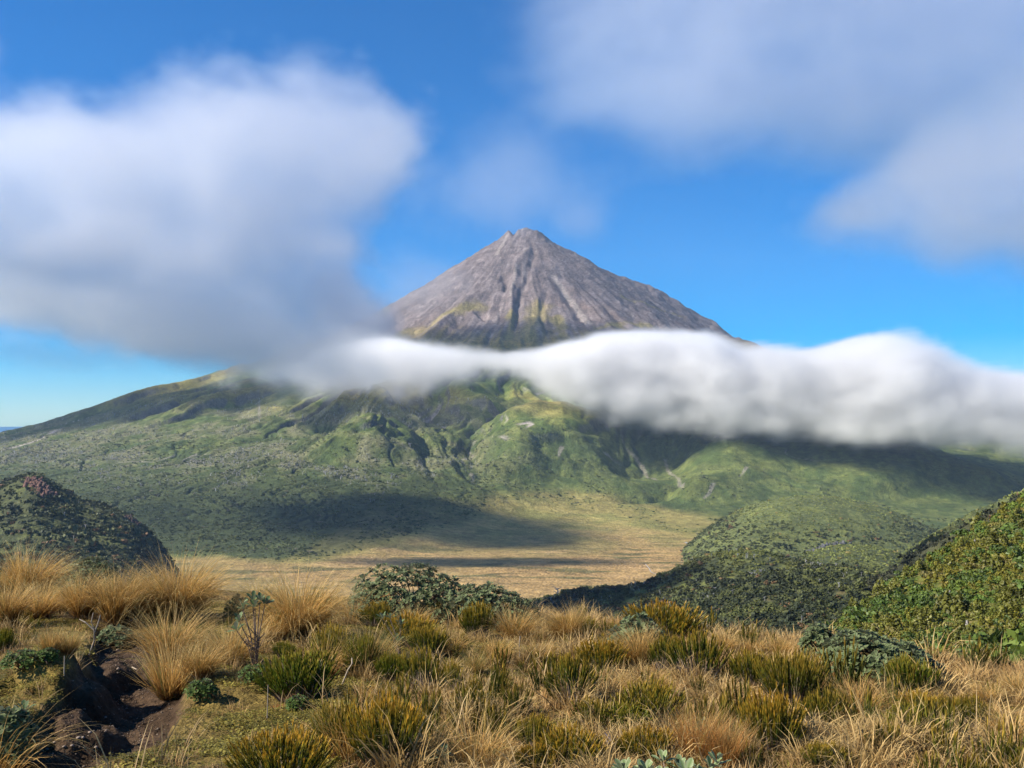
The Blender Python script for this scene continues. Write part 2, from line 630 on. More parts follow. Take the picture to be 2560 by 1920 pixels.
green = mixc((0.070, 0.104, 0.021), (0.150, 0.172, 0.038), ss(-0.3, 0.3, 0.8 * na + nb + 0.5 * nc))
dgreen = mixc((0.044, 0.062, 0.020), (0.082, 0.098, 0.030), ss(-0.3, 0.3, nb + 0.6 * nc))
silver = mixc((0.085, 0.094, 0.040), (0.128, 0.124, 0.068), ss(-0.2, 0.3, nb + nc))
tan = mixc((0.285, 0.190, 0.078), (0.215, 0.160, 0.062), ss(-0.25, 0.3, na + 0.5 * nb))
olive = mixc((0.215, 0.180, 0.060), (0.150, 0.142, 0.044), ss(-0.2, 0.3, nb))
C = green
C = mixc(C, gold * 0.9, 0.85 * ss(0.22, 0.5, G1 + 0.4 * G2 + 0.5 * na) * ss(-60, 100, hh))
C = mixc(C, gold * np.array([1.1, 1.0, 0.85]), ss(230, 330, hh))
C = mixc(C, rock, ss(330, 470, hh - 60 * ss(0.0, 0.45, na + 0.5 * nb) - 60 * G1 + 40 * nr))
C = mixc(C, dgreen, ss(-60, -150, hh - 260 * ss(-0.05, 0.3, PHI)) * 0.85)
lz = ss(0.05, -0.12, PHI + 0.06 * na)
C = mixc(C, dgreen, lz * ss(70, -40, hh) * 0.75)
C = mixc(C, silver, lz * ss(120, 20, hh) * ss(-215, -120, hh + 40 * nb) * ss(-0.25, 0.1, na + 0.4 * nb) * 0.9)
yb = np.interp(XX, [-1500, -1000, -840, -635, -420, -260, -60, 20, 150, 270, 430, 520, 640], [1900, 2060, 2130, 2175, 2110, 2350, 2860, 3120, 3120, 2980, 2650, 2300, 1500])
plan = yb - YY + 150 * na + 45 * nb
wet = ss(10, 130, plan)
oy = np.interp(XX, [-800, -480, -380, -300, -100, 100, 300, 600, 800], [2100, 2150, 2650, 3150, 3350, 3380, 3300, 3000, 2600])
C = mixc(C, olive, ss(-40, 130, oy - YY + 110 * na + 50 * nb) * 0.95 * ss(-222, -256, ZZ + 10 * nb))
C = mixc(C, olive * 1.25, 0.7 * wet * ss(1900, 2700, YY + 300 * na))
wet = wet * ss(2900, 2150, YY + 260 * na + 160 * nb)
C = mixc(C, tan, wet)
C = mixc(C, (0.080, 0.080, 0.030), wet * ss(0.10, 0.24, fbm2(XX / 160, YY / 60, 4, seed=77)) * 0.8)
C = mixc(C, (0.36, 0.235, 0.11), wet * ss(0.15, 0.4, fbm2(XX / 210, YY / 45, 4, seed=78)) * 0.6)
for pts, wd in (([(1000, 838), (1090, 805), (1195, 765)], 60), ([(1318, 850), (1330, 800), (1350, 765)], 75), ([(1268, 858), (1284, 780)], 24), ([(1395, 800), (1410, 840)], 38), ([(1500, 822), (1620, 815)], 30),
                ([(880, 800), (960, 790)], 40), ([(1560, 745), (1700, 790)], 28)):
    P = [hit(*p)[:2] for p in pts]
    C = mixc(C, gold * 1.1, 0.7 * ss(wd * 1.25, wd * 0.1, seg_dist(XX, YY, P) + 50 * nb + 30 * nc + 10 * na))
# bare slips and stream beds
slip = ss(0.055, 0.015, np.minimum(G1 * 0.9 + 0.01, G2 * 2)) * ss(0.1, 0.35, fbm2(XX / 260, YY / 260, 2, seed=79)) * ss(-200, -90, ZZ) * ss(420, 300, ZZ)
C = mixc(C, (0.30, 0.265, 0.235), slip)


for pts, wd in (([(1553, 1078), (1556, 1110), (1578, 1140), (1605, 1165), (1642, 1201)], 13), ([(1150, 1122), (1172, 1132), (1182, 1142), (1156, 1152)], 12),
                ([(1178, 1188), (1186, 1208)], 14), ([(1405, 1118), (1395, 1142)], 7), ([(1664, 1150), (1672, 1180), (1696, 1200), (1706, 1220)], 13),
                ([(1788, 1208), (1776, 1232), (1762, 1248)], 10), ([(1868, 1170), (1848, 1192)], 9), ([(800, 985), (765, 1020)], 16), ([(645, 985), (650, 1045)], 10)):
    P = [hit(*p)[:2] for p in pts]
    C = mixc(C, (0.22, 0.195, 0.165), 0.62 * ss(wd * 0.7, wd * 0.2, seg_dist(XX, YY, P) + 9 * nb + 6 * nc))
for pts, wd in (([(1272, 585), (1240, 640)], 16), ([(1290, 665), (1275, 740)], 9), ([(1385, 690), (1430, 760), (1470, 810)], 26), ([(1395, 610), (1440, 640)], 14)):
    P = [hit(*p)[:2] for p in pts]
    C = mixc(C, (0.27, 0.235, 0.21), 0.7 * ss(wd, wd * 0.3, seg_dist(XX, YY, P) + 10 * nc + 8 * nb))
cliff = ss(1.0, 1.4, slope) * ss(-120, 0, ZZ) * ss(420, 300, ZZ)
C = mixc(C, (0.10, 0.095, 0.09), cliff * 0.8)
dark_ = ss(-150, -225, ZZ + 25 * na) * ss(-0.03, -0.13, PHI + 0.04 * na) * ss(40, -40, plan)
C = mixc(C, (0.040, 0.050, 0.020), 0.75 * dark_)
C = C * (1 + 0.22 * nc)[..., None]
m_volcano = land_mat('volcano_cover', [(0.012, 0.8, 1.2), (0.06, 0.72, 1.3), (0.25, 0.75, 1.25)], [(0.05, 5.0, 'n'), (0.16, 1.6, 'v')])
nr_, nc_ = XX.shape
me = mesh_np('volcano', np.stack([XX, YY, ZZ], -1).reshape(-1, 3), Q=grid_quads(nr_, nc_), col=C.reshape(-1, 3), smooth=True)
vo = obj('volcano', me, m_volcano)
tag(vo, 'tall bare volcanic cone with green gullied flanks above a tan swamp', 'volcano', kind='structure')

# sea and lowland far beyond the mountain
a = np.linspace(0, 2 * np.pi, 97)[:-1]
sea_v = [(0, 0, -1180)] + [(150000 * math.cos(t), 150000 * math.sin(t), -1180) for t in a]
sea_t = [(0, 1 + k, 1 + (k + 1) % 96) for k in range(96)]
m_sea, nt, out = new_mat('sea_water')
b = N(nt, 'ShaderNodeBsdfPrincipled', Roughness=0.35)
b.inputs['Base Color'].default_value = (0.05, 0.12, 0.2, 1)
nt.links.new(b.outputs[0], out.inputs[0])
tag(obj('sea', mesh_np('sea', sea_v, T=sea_t), m_sea), 'far sea below the horizon', 'sea', kind='structure')

# ------------------------------------------------------------------ clouds
m_band = cloud_mat('cloud_band', 0.030, 0.4, (0.985, 0.985, 0.99))
m_left = cloud_mat('cloud_left', 0.0062, 0.72, (0.93, 0.94, 0.97))
m_thin = cloud_mat('cloud_thin', 0.0019, 0.65, (0.92, 0.93, 0.97))


def at_depth(pts, Y):
    return [((p - 1280) / F * Y, (HY - q) / F * Y) for p, q in pts]


Yb = 3900.0
b_top = at_depth([(380, 970), (600, 930), (760, 900), (960, 850), (1130, 876), (1300, 886), (1450, 856), (1560, 840), (1700, 842), (1850, 880), (2000, 892),
                  (2080, 868), (2150, 845), (2250, 888), (2330, 922), (2560, 946), (2900, 930), (3300, 960)], Yb)
b_bot = at_depth([(380, 965), (600, 960), (760, 985), (1000, 1000), (1150, 955), (1300, 945), (1400, 1000), (1500, 1045), (1700, 1068), (2000, 1092), (2560, 1108),
                  (2900, 1105), (3300, 1100)], Yb)


def f_band(X, Y, Z):
    w = fbm3(X / 420, Y / 420, Z / 300, 3, seed=90)
    n = fbm3(X / 230 + 0.5 * w, Y / 230, Z / 150 + 0.4 * w, 4, gain=0.55, seed=91)
    yc = np.interp(X, [-1500, -200, 600, 1800, 3200], [4150, 4050, 3850, 3350, 3000])
    ht = np.interp(X, [-1500, -200, 600, 1800, 3200], [230, 260, 330, 500, 500])
    q = (Y - yc) / ht
    k = Yb / yc                                  # same line of the top as seen at the reference depth
    t, bt = curve(b_top, X * k) / k, curve(b_bot, X * k) / k
    a = np.minimum((t + 14 - Z) / 40, (Z - bt + 18) / np.interp(X, [-1000, 0, 500, 900], [170, 170, 110, 90]))
    a = np.minimum(a, (1 - np.abs(q)) * 2.6)
    a = np.minimum(a, (X + 1260) / 700)
    n5 = fbm3(X / 95 + 0.8 * n, Y / 95, Z / 70 + 0.8 * n, 4, gain=0.62, seed=92)
    e = a * 0.9 + 0.62 * n + 0.36 * n5 * ss(1.6, 0.2, a)
    return (ss(0.0, 0.8, e) * 0.7 + 0.3 * ss(0.3, 1.3, e)) * (0.85 + 0.25 * n + 0.2 * n5) * np.interp(X, [-1000, -200, 350], [0.4, 0.55, 1.0])


cloud('cloud', 'long low bank of cloud lying across the front of the volcano', (-1360, 2560, -180), (2700, 4440, 400), 13, f_band, m_band)

Yl = 4650.0
l_top = at_depth([(-900, 330), (-500, 300), (0, 285), (150, 265), (300, 300), (430, 268), (520, 228), (620, 205), (700, 222), (800, 212), (900, 240), (980, 275), (1040, 330)], Yl)
l_bot = at_depth([(-900, 800), (-500, 790), (0, 800), (150, 830), (300, 880), (450, 905), (600, 925), (800, 950), (950, 960), (1040, 960)], Yl)


def f_left(X, Y, Z):
    w = fbm3(X / 900, Y / 900, Z / 700, 2, seed=100)
    n = fbm3(X / 480 + 0.6 * w, Y / 480, Z / 300 + 0.5 * w, 5, gain=0.52, seed=101)
    t, bt = curve(l_top, X), curve(l_bot, X)
    edge = np.interp(Z, [150, 350, 520, 700, 900, 1100, 1300, 1600], [-480, -520, -620, -740, -660, -520, -430, -470])
    a = np.minimum((t + 60 - Z) / 170, (Z - bt + 40) / 150)
    a = np.minimum(a, (edge - X + 80) / 230)
    yc = 4600 + 120 * w
    a = np.minimum(a, (1 - np.abs((Y - yc) / 430)) * 2.0)
    n6 = fbm3(X / 150 + 0.8 * n, Y / 150, Z / 105 + 0.8 * n, 4, gain=0.62, seed=102)
    e = a * 0.85 + 0.7 * n + 0.5 * n6 * ss(1.8, 0.2, a)
    d = 0.6 * ss(0.0, 0.7, e) + 0.4 * ss(0.2, 1.3, e)
    wis = 0.6 + 0.4 * ss(-0.3, 0.35, n + 0.6 * w)
    return d * wis


cloud('cloud', 'huge soft grey white cloud filling the left sky beside the summit', (-3400, 4090, 60), (-280, 5150, 1760), 21, f_left, m_left)

# nearer, lower limb of bright cloud under it; it shades the slope to the right
m_lobe = cloud_mat('cloud_lobe', 0.0042, 0.6)
m_chunk = cloud_mat('cloud_chunk', 0.022, 0.6)


def f_lobe(X, Y, Z):
    w = fbm3(X / 360, Y / 360, Z / 260, 2, seed=110)
    n = fbm3(X / 190 + 0.5 * w, Y / 190, Z / 110 + 0.4 * w, 4, gain=0.55, seed=111)
    c = np.interp(X, [-1900, -1250, -900, -600, -330], [345, 305, 245, 185, 140])
    hh_ = np.interp(X, [-1900, -1100, -600, -330], [100, 112, 100, 60])
    a = 1 - np.hypot((Z - c) / hh_, (Y - 2440 - 60 * w) / 400)
    a = np.minimum(a, (-300 - X) / 240)
    return ss(-0.05, 1.1, a + 0.95 * n) * (0.6 + 0.8 * ss(-0.3, 0.3, n))


cloud('cloud', 'bright grey limb of cloud stretching below the big left cloud', (-2000, 1930, 10), (-280, 2960, 520), 20, f_lobe, m_lobe)

# high thin sheets on the right
def f_high(X, Y, Z):
    w = fbm3(X / 2100, Y / 2100, Z / 1060, 2, seed=120)
    n = fbm3(X / 1060 + 0.6 * w, Y / 1060, Z / 690 + 0.5 * w, 6, gain=0.58, seed=121)
    X, Y, Z = X * 0.75, Y * 0.75, Z * 0.75
    a = np.minimum((Z - 1470 + 0.16 * (X - 1500)) / 480, (X - 60) / 900)
    a = np.minimum(a, (1 - np.abs((Y - 6000) / 600)) * 2)
    a = np.minimum(a, (3300 - Z) / 400)
    return ss(-0.05, 1.0, a * 0.9 + 0.75 * n) * (0.45 + 0.7 * ss(-0.4, 0.4, n))


cloud('cloud', 'broad thin lilac grey veil of cloud high in the upper right sky', (-400, 7150, 2010), (5600, 8850, 4300), 58, f_high, m_thin)


def f_right(X, Y, Z):
    w = fbm3(X / 1100, Y / 1100, Z / 700, 2, seed=130)
    n = fbm3(X / 520 + 0.6 * w, Y / 520, Z / 330 + 0.5 * w, 6, gain=0.58, seed=131)
    lo_ = np.interp(X, [1400, 1800, 2300, 3500], [900, 800, 690, 640])
    hi_ = np.interp(X, [1400, 1700, 2050, 2500, 3400], [1010, 1230, 1520, 1860, 1990])
    a = np.minimum((hi_ - Z) / 260, (Z - lo_) / 220)
    a = np.minimum(a, (X - 1400) / 420)
    a = np.minimum(a, (1 - np.abs((Y - 4900) / 480)) * 2)
    return ss(0.0, 1.0, a * 0.9 + 0.7 * n) * (0.6 + 0.6 * ss(-0.3, 0.3, n))


m_right = cloud_mat('cloud_right', 0.0032, 0.72, (0.93, 0.935, 0.965))
cloud('cloud', 'soft grey cloud hanging at the right edge of the sky above the cloud bank', (1300, 4350, 540), (4000, 5450, 1960), 28, f_right, m_right)


def f_wisp(X, Y, Z):
    n = fbm3(X / 380, Y / 380, Z / 330, 6, gain=0.6, seed=140)
    a = 1.1 - np.hypot((X + 60) / 720, (Z - 1330) / 360)
    a = np.maximum(a, 1 - np.hypot((X - 350) / 260, (Z - 1130) / 200))
    a = np.maximum(a, 1.25 - np.hypot((X + 520) / 330, (Z - 700) / 220))
    a = np.minimum(a, (1 - np.abs((Y - 5600) / 330)) * 2)
    return ss(0.05, 1.0, a + 0.85 * n)


m_wisp = cloud_mat('cloud_wisp', 0.0008, 0.6)
cloud('cloud', 'faint lilac wisp of cloud drifting beside the bare summit', (-900, 5220, 480), (760, 5980, 1720), 28, f_wisp, m_wisp)


def f_low(X, Y, Z):
    n = fbm3(X / 300, Y / 300, Z / 110, 4, gain=0.55, seed=150)
    a = 1 - np.hypot((X + 2280) / 620, (Z - 300 + 0.11 * (X + 2280)) / 95)
    a = np.minimum(a, (1 - np.abs((Y - 4900) / 300)) * 2)
    return ss(0.1, 1.0, a + 0.8 * n)


cloud('cloud', 'thin torn scraps of bluish cloud low on the left above the ridge', (-3000, 4560, 100), (-1600, 5240, 500), 26, f_low, m_wisp)


def f_off(X, Y, Z):  # added out of view to cast the shadow stripe on the swamp
    n = fbm3(X / 260, Y / 260, Z / 200, 4, gain=0.5, seed=160)
    a = 1 - np.sqrt(((X + 1400) / 360) ** 2 + ((Y - 1760) / 75) ** 2 + ((Z - 760) / 80) ** 2)
    return 1.1 * ss(0.0, 0.9, a + 0.8 * n)


cloud('cloud', 'small unseen cloud added left of the view to streak the swamp with shade', (-1950, 1560, 600), (-900, 1960, 920), 24, f_off, m_chunk, 0.25)


def f_off2(X, Y, Z):  # unseen, placed so its shadow darkens the left-centre lower slope
    n = fbm3(X / 300, Y / 240, Z / 200, 5, gain=0.55, seed=165)
    a = 1 - np.sqrt(((X + 1640) / 520) ** 2 + ((Y - 2200) / 360) ** 2 + ((Z - 900) / 90) ** 2)
    a = np.maximum(a, 1 - np.sqrt(((X + 1560) / 230) ** 2 + ((Y - 2400) / 120) ** 2 + ((Z - 880) / 70) ** 2))
    return ss(0.0, 0.6, a + 0.6 * n)


cloud('cloud', 'thick unseen cloud added left of the view to shade the lower slopes', (-2350, 1760, 750), (-1130, 2700, 1060), 24, f_off2, m_chunk, 0.22)


def f_off3(X, Y, Z):  # put outside the frame for broken shadows on the middle slopes
    n = fbm3(X / 230, Y / 300, Z / 200, 5, gain=0.55, seed=170)
    a = 0.55 - np.sqrt(((X + 2600) / 480) ** 4 + ((Y - 3420) / 420) ** 4 + ((Z - 1600) / 110) ** 2)
    return ss(0.05, 0.5, a + 1.0 * n)


cloud('cloud', 'high unseen cloud puffs added left of the view to mottle the slopes with shade', (-3250, 2900, 1440), (-2020, 3900, 1760), 24, f_off3, m_chunk, 0.2)

def f_off4(X, Y, Z):  # unseen shred added to shade the left flank of the rear spur
    n = fbm3(X / 90, Y / 70, Z / 60, 5, gain=0.55, seed=180)
    a = 1 - np.sqrt(((X + 800) / 170) ** 2 + ((Y - 790) / 75) ** 2 + ((Z - 520) / 50) ** 2)
    return ss(0.0, 0.8, a + 0.7 * n)


cloud('cloud', 'low unseen shred of cloud added left of the view to darken the rear spur', (-1060, 650, 430), (-540, 930, 610), 10, f_off4, cloud_mat('cloud_shred', 0.05, 0.6), 0.2)

# ------------------------------------------------------------------ the air
m_haze, nt, out = new_mat('haze')
pv = N(nt, 'ShaderNodeVolumePrincipled')
pv.inputs['Color'].default_value = (0.5, 0.7, 1.0, 1)
pv.inputs['Density'].default_value = 2.2e-5
pv.inputs['Anisotropy'].default_value = 0.0
nt.links.new(pv.outputs[0], out.inputs['Volume'])
hx, hy0, hy1, hz0, hz1 = 13500, -4000, 12500, -1000, 2000
hv = [(sx * hx, yy, zz) for zz in (hz0, hz1) for yy in (hy0, hy1) for sx in (-1, 1)]
hq = [(0, 2, 3, 1), (4, 5, 7, 6), (0, 1, 5, 4), (2, 6, 7, 3), (0, 4, 6, 2), (1, 3, 7, 5)]
tag(obj('haze', mesh_np('haze', hv, Q=hq), m_haze), kind='stuff')
# ------------------------------------------------------------------ middle-distance hills, lofted through surveyed ridge lines
def cr(P, n):
    """Catmull-Rom through P (k x 3), n samples"""
    P = np.asarray(P, float)
    k = len(P)
    t = np.linspace(0, k - 1, n)
    i = np.clip(t.astype(int), 0, k - 2)
    f = (t - i)[:, None]
    g = lambda j: P[np.clip(j, 0, k - 1)]
    p0, p1, p2, p3 = g(i - 1), g(i), g(i + 1), g(i + 2)
    return 0.5 * (2 * p1 + (p2 - p0) * f + (2 * p0 - 5 * p1 + 4 * p2 - p3) * f ** 2 + (3 * p1 - p0 - 3 * p2 + p3) * f ** 3)


def loft(rows, nu, nv):
    R = [cr([W(*p) if len(p) == 3 else p[:3] for p in r], nu) for r in rows]
    R = np.stack(R)                                # rows, nu, 3
    return np.stack([cr(R[:, j], nv) for j in range(nu)], 1)      # nv, nu, 3


def back(row, dy, dz, dx=0):
    """a row behind a crest: pixels -> world, then pushed back and down"""
    return [tuple(W(*p) + np.array([dx, dy, dz])) + (0,) for p in row]


def hill(name, label, G, mat, colfn, amp, sc, seed):
    n = fbm2(G[..., 0] / sc, G[..., 1] / sc, 5, seed=seed)
    G = G.copy()
    G[..., 2] += amp * n
    col = colfn(G, n)
    o = obj(name, mesh_np(name, G.reshape(-1, 3), Q=grid_quads(*G.shape[:2]), col=col.reshape(-1, 3), smooth=True), mat)
    tag(o, label, 'hill', kind='structure')
    return G


m_hill = land_mat('hill_cover', [(0.02, 0.75, 1.25), (0.12, 0.7, 1.3), (0.5, 0.75, 1.25)], [(0.22, 1.6, 'v'), (0.8, 0.6, 'n')])


def forest_col(light=0.3, brown=0.2, seed=0, base=((0.036, 0.044, 0.021), (0.062, 0.070, 0.030))):
    def f(G, n):
        a = fbm2(G[..., 0] / 60, G[..., 1] / 60, 4, seed=seed + 200)
        b = fbm2(G[..., 0] / 14, G[..., 1] / 14, 3, seed=seed + 201)
        c = mixc(base[0], base[1], ss(-0.3, 0.3, b + 0.5 * a))
        c = mixc(c, (0.120, 0.132, 0.034), light * ss(-0.05, 0.35, a + 0.3 * b))
        c = mixc(c, (0.14, 0.085, 0.035), brown * ss(0.25, 0.5, b - 0.4 * a))
        return c
    return f


HILLS = {}
# left hill
dq = lambda pts, Y0, Y1: [(p, q, Y0 + (Y1 - Y0) * k / 11) for k, (p, q) in enumerate(pts)]
crest = dq([(-400, 1330), (-160, 1265), (0, 1214), (82, 1186), (120, 1202), (180, 1240), (245, 1264), (302, 1278), (350, 1310), (395, 1362), (442, 1430), (490, 1520)], 1640, 1530)
f1 = dq([(-400, 1400), (-160, 1330), (0, 1282), (80, 1258), (135, 1280), (195, 1308), (252, 1330), (302, 1350), (347, 1385), (388, 1430), (432, 1490), (475, 1570)], 1450, 1390)
f2 = dq([(-400, 1560), (-160, 1500), (0, 1460), (80, 1440), (145, 1448), (200, 1460), (255, 1475), (300, 1495), (345, 1525), (385, 1565), (425, 1610), (465, 1670)], 1200, 1170)
f3 = [(p, q + 160, Y - 210) for p, q, Y in f2]
HILLS['left'] = hill('forested_hill', 'dark bush covered hill with a bare reddish crag near its peak', loft([back(crest, 420, -150, -150), back(crest, 170, -45, -62), crest, f1, f2, f3], 260, 190), m_hill,
                     forest_col(0.25, 0.15, 1, ((0.040, 0.048, 0.021), (0.066, 0.074, 0.030))), 10, 90, 301)
# domed hill in the valley
crest = [(1680, 1412, 2150), (1738, 1378, 2150), (1800, 1330, 2170), (1865, 1288, 2190), (1935, 1258, 2210), (2020, 1243, 2230), (2110, 1246, 2240), (2190, 1264, 2240), (2270, 1296, 2220), (2350, 1334, 2180), (2440, 1376, 2120), (2530, 1410, 2050)]
f1 = [(1690, 1424, 2040), (1745, 1398, 2010), (1808, 1356, 2010), (1875, 1322, 2020), (1945, 1298, 2030), (2025, 1286, 2045), (2110, 1288, 2055), (2190, 1302, 2050), (2270, 1328, 2030), (2345, 1358, 1990), (2430, 1392, 1930), (2520, 1424, 1860)]
f2 = [(1710, 1442, 1850), (1765, 1434, 1790), (1825, 1424, 1770), (1890, 1414, 1760), (1955, 1406, 1760), (2030, 1402, 1760), (2110, 1402, 1765), (2185, 1404, 1770), (2260, 1410, 1760), (2335, 1420, 1740), (2420, 1436, 1700), (2510, 1460, 1640)]
f3 = [(p, q + 45, Y - 160) for p, q, Y in f2]
HILLS['dome'] = hill('forested_hill', 'rounded bush covered dome at the edge of the tan swamp', loft([back(crest, 500, -120), back(crest, 200, -25), crest, f1, f2, f3], 240, 150), m_hill,
                     forest_col(0.75, 0.12, 2, ((0.074, 0.090, 0.032), (0.115, 0.130, 0.044))), 7, 110, 302)
# small knoll in front of the dome and the valley side that runs up to the right
crest = [(1930, 1480, 1350), (2000, 1432, 1380), (2050, 1396, 1400), (2100, 1377, 1420), (2160, 1369, 1430), (2220, 1376, 1420), (2270, 1390, 1390), (2320, 1386, 1330), (2370, 1362, 1260), (2420, 1330, 1190), (2500, 1288, 1120), (2600, 1240, 1060), (2760, 1180, 1000)]
f1 = [(p, q + 42, Y - 120) for p, q, Y in crest]
f2 = [(p + 10, q + 130, Y - 250) for p, q, Y in crest]
HILLS['knoll'] = hill('forested_hill', 'low green knoll whose bushy side climbs to the right', loft([back(crest, 320, -110), back(crest, 110, -18), crest, f1, f2], 240, 90), m_hill,
                      forest_col(0.6, 0.12, 3, ((0.042, 0.052, 0.022), (0.072, 0.082, 0.030))), 5, 70, 303)
# dark ridge behind the near hillside
crest = [(2180, 1470, 640), (2260, 1425, 640), (2330, 1392, 630), (2400, 1352, 620), (2480, 1306, 610), (2550, 1264, 600), (2640, 1216, 590), (2800, 1150, 570)]
f1 = [(p + 14, q + 60, Y - 40) for p, q, Y in crest]
f2 = [(p + 60, q + 260, Y - 120) for p, q, Y in crest]
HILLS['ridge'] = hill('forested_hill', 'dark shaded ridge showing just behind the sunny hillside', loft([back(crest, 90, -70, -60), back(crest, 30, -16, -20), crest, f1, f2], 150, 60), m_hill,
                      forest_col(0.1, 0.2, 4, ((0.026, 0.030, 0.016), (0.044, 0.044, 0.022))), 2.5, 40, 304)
# bush covered spur that rises out of the valley, rear crest
crest = [(1180, 1560, 1080), (1290, 1520, 1080), (1400, 1486, 1080), (1480, 1476, 1070), (1560, 1470, 1060), (1640, 1446, 1050), (1710, 1416, 1040), (1780, 1388, 1030), (1850, 1376, 1020), (1920, 1386, 1010), (1990, 1404, 1000), (2070, 1416, 990), (2150, 1428, 970), (2240, 1452, 940), (2360, 1500, 900)]
f1 = [(1180, 1590, 980), (1290, 1560, 980), (1400, 1530, 985), (1480, 1516, 980), (1560, 1508, 975), (1640, 1490, 965), (1710, 1466, 955), (1780, 1440, 945), (1850, 1428, 935), (1920, 1432, 925), (1990, 1440, 915), (2070, 1446, 905), (2150, 1452, 890), (2240, 1478, 860), (2360, 1530, 830)]
f2 = [(1180, 1680, 860), (1290, 1650, 865), (1400, 1620, 870), (1480, 1606, 870), (1560, 1590, 865), (1640, 1570, 860), (1710, 1545, 850), (1780, 1520, 840), (1850, 1505, 830), (1920, 1500, 820), (1990, 1500, 810), (2070, 1500, 800), (2150, 1510, 785), (2240, 1540, 765), (2360, 1590, 740)]
HILLS['rear'] = hill('forested_spur', 'rear bush covered spur with pale dead trees on its crest', loft([back(crest, 300, -140), back(crest, 90, -30), crest, f1, f2], 330, 120), m_hill,
                     forest_col(0.8, 0.3, 5), 5, 55, 305)
# front spur
crest = [(1240, 1640, 800), (1340, 1615, 790), (1430, 1590, 780), (1510, 1562, 770), (1590, 1532, 760), (1670, 1506, 755), (1750, 1482, 750), (1830, 1464, 745), (1910, 1446, 740), (1990, 1432, 735), (2070, 1428, 725), (2150, 1436, 710), (2220, 1456, 690), (2320, 1500, 660)]
f1 = [(1240, 1690, 700), (1340, 1665, 695), (1430, 1635, 690), (1510, 1605, 685), (1590, 1580, 680), (1670, 1556, 675), (1750, 1534, 670), (1830, 1518, 664), (1910, 1506, 656), (1990, 1500, 646), (2070, 1500, 632), (2150, 1515, 612), (2220, 1535, 590), (2320, 1580, 565)]
f2 = [(1240, 1860, 560), (1340, 1830, 555), (1430, 1790, 550), (1510, 1750, 545), (1590, 1720, 540), (1670, 1690, 535), (1750, 1665, 530), (1830, 1650, 525), (1910, 1645, 518), (1990, 1650, 510), (2070, 1665, 498), (2150, 1690, 482), (2220, 1715, 465), (2320, 1760, 440)]
HILLS['front'] = hill('forested_spur', 'nearer bush covered spur with dark steep right end', loft([back(crest, 170, -90), back(crest, 60, -26), crest, f1, f2], 330, 150), m_hill,
                      forest_col(0.5, 0.3, 6, ((0.038, 0.044, 0.021), (0.062, 0.066, 0.030))), 4, 40, 306)
# near sunny hillside on the right
crest = [(1900, 1690, 205), (1990, 1640, 215), (2060, 1594, 225), (2130, 1548, 235), (2200, 1500, 250), (2270, 1452, 262), (2340, 1408, 275), (2420, 1356, 290), (2490, 1312, 302), (2560, 1264, 315), (2680, 1190, 330), (2900, 1080, 350)]
f1 = [(1910, 1735, 180), (2005, 1700, 186), (2080, 1660, 192), (2160, 1622, 198), (2240, 1580, 206), (2320, 1540, 214), (2400, 1500, 222), (2490, 1452, 230), (2570, 1412, 236), (2660, 1370, 242), (2790, 1310, 250), (3020, 1220, 262)]
f2 = [(1930, 1800, 150), (2030, 1775, 152), (2110, 1745, 154), (2200, 1712, 156), (2290, 1680, 158), (2380, 1645, 160), (2470, 1612, 162), (2560, 1580, 163), (2650, 1548, 164), (2750, 1512, 166), (2890, 1460, 170), (3130, 1380, 176)]
f3 = [(1960, 1920, 122), (2070, 1900, 122), (2150, 1880, 122), (2250, 1850, 122), (2350, 1822, 122), (2450, 1795, 122), (2550, 1768, 122), (2650, 1740, 122), (2750, 1710, 122), (2860, 1680, 122), (3020, 1630, 124), (3270, 1550, 126)]


def near_col(G, n):
    a = fbm2(G[..., 0] / 22, G[..., 1] / 22, 4, seed=220)
    b = fbm2(G[..., 0] / 4, G[..., 1] / 4, 3, seed=221)
    c = mixc((0.080, 0.100, 0.022), (0.14, 0.125, 0.030), ss(-0.3, 0.35, a + 0.5 * b))
    return mixc(c, (0.26, 0.19, 0.085), ss(0.15, 0.4, b))


m_near = land_mat('hillside_cover', [(0.15, 0.75, 1.25), (1.2, 0.65, 1.35)], [(0.8, 0.5, 'v'), (4.0, 0.15, 'n')])
HILLS['near'] = hill('near_hillside', 'steep sunny hillside of mixed low scrub rising to the right', loft([back(crest, 60, -46), back(crest, 20, -10), crest, f1, f2, f3], 260, 170), m_near, near_col, 1.6, 24, 307)

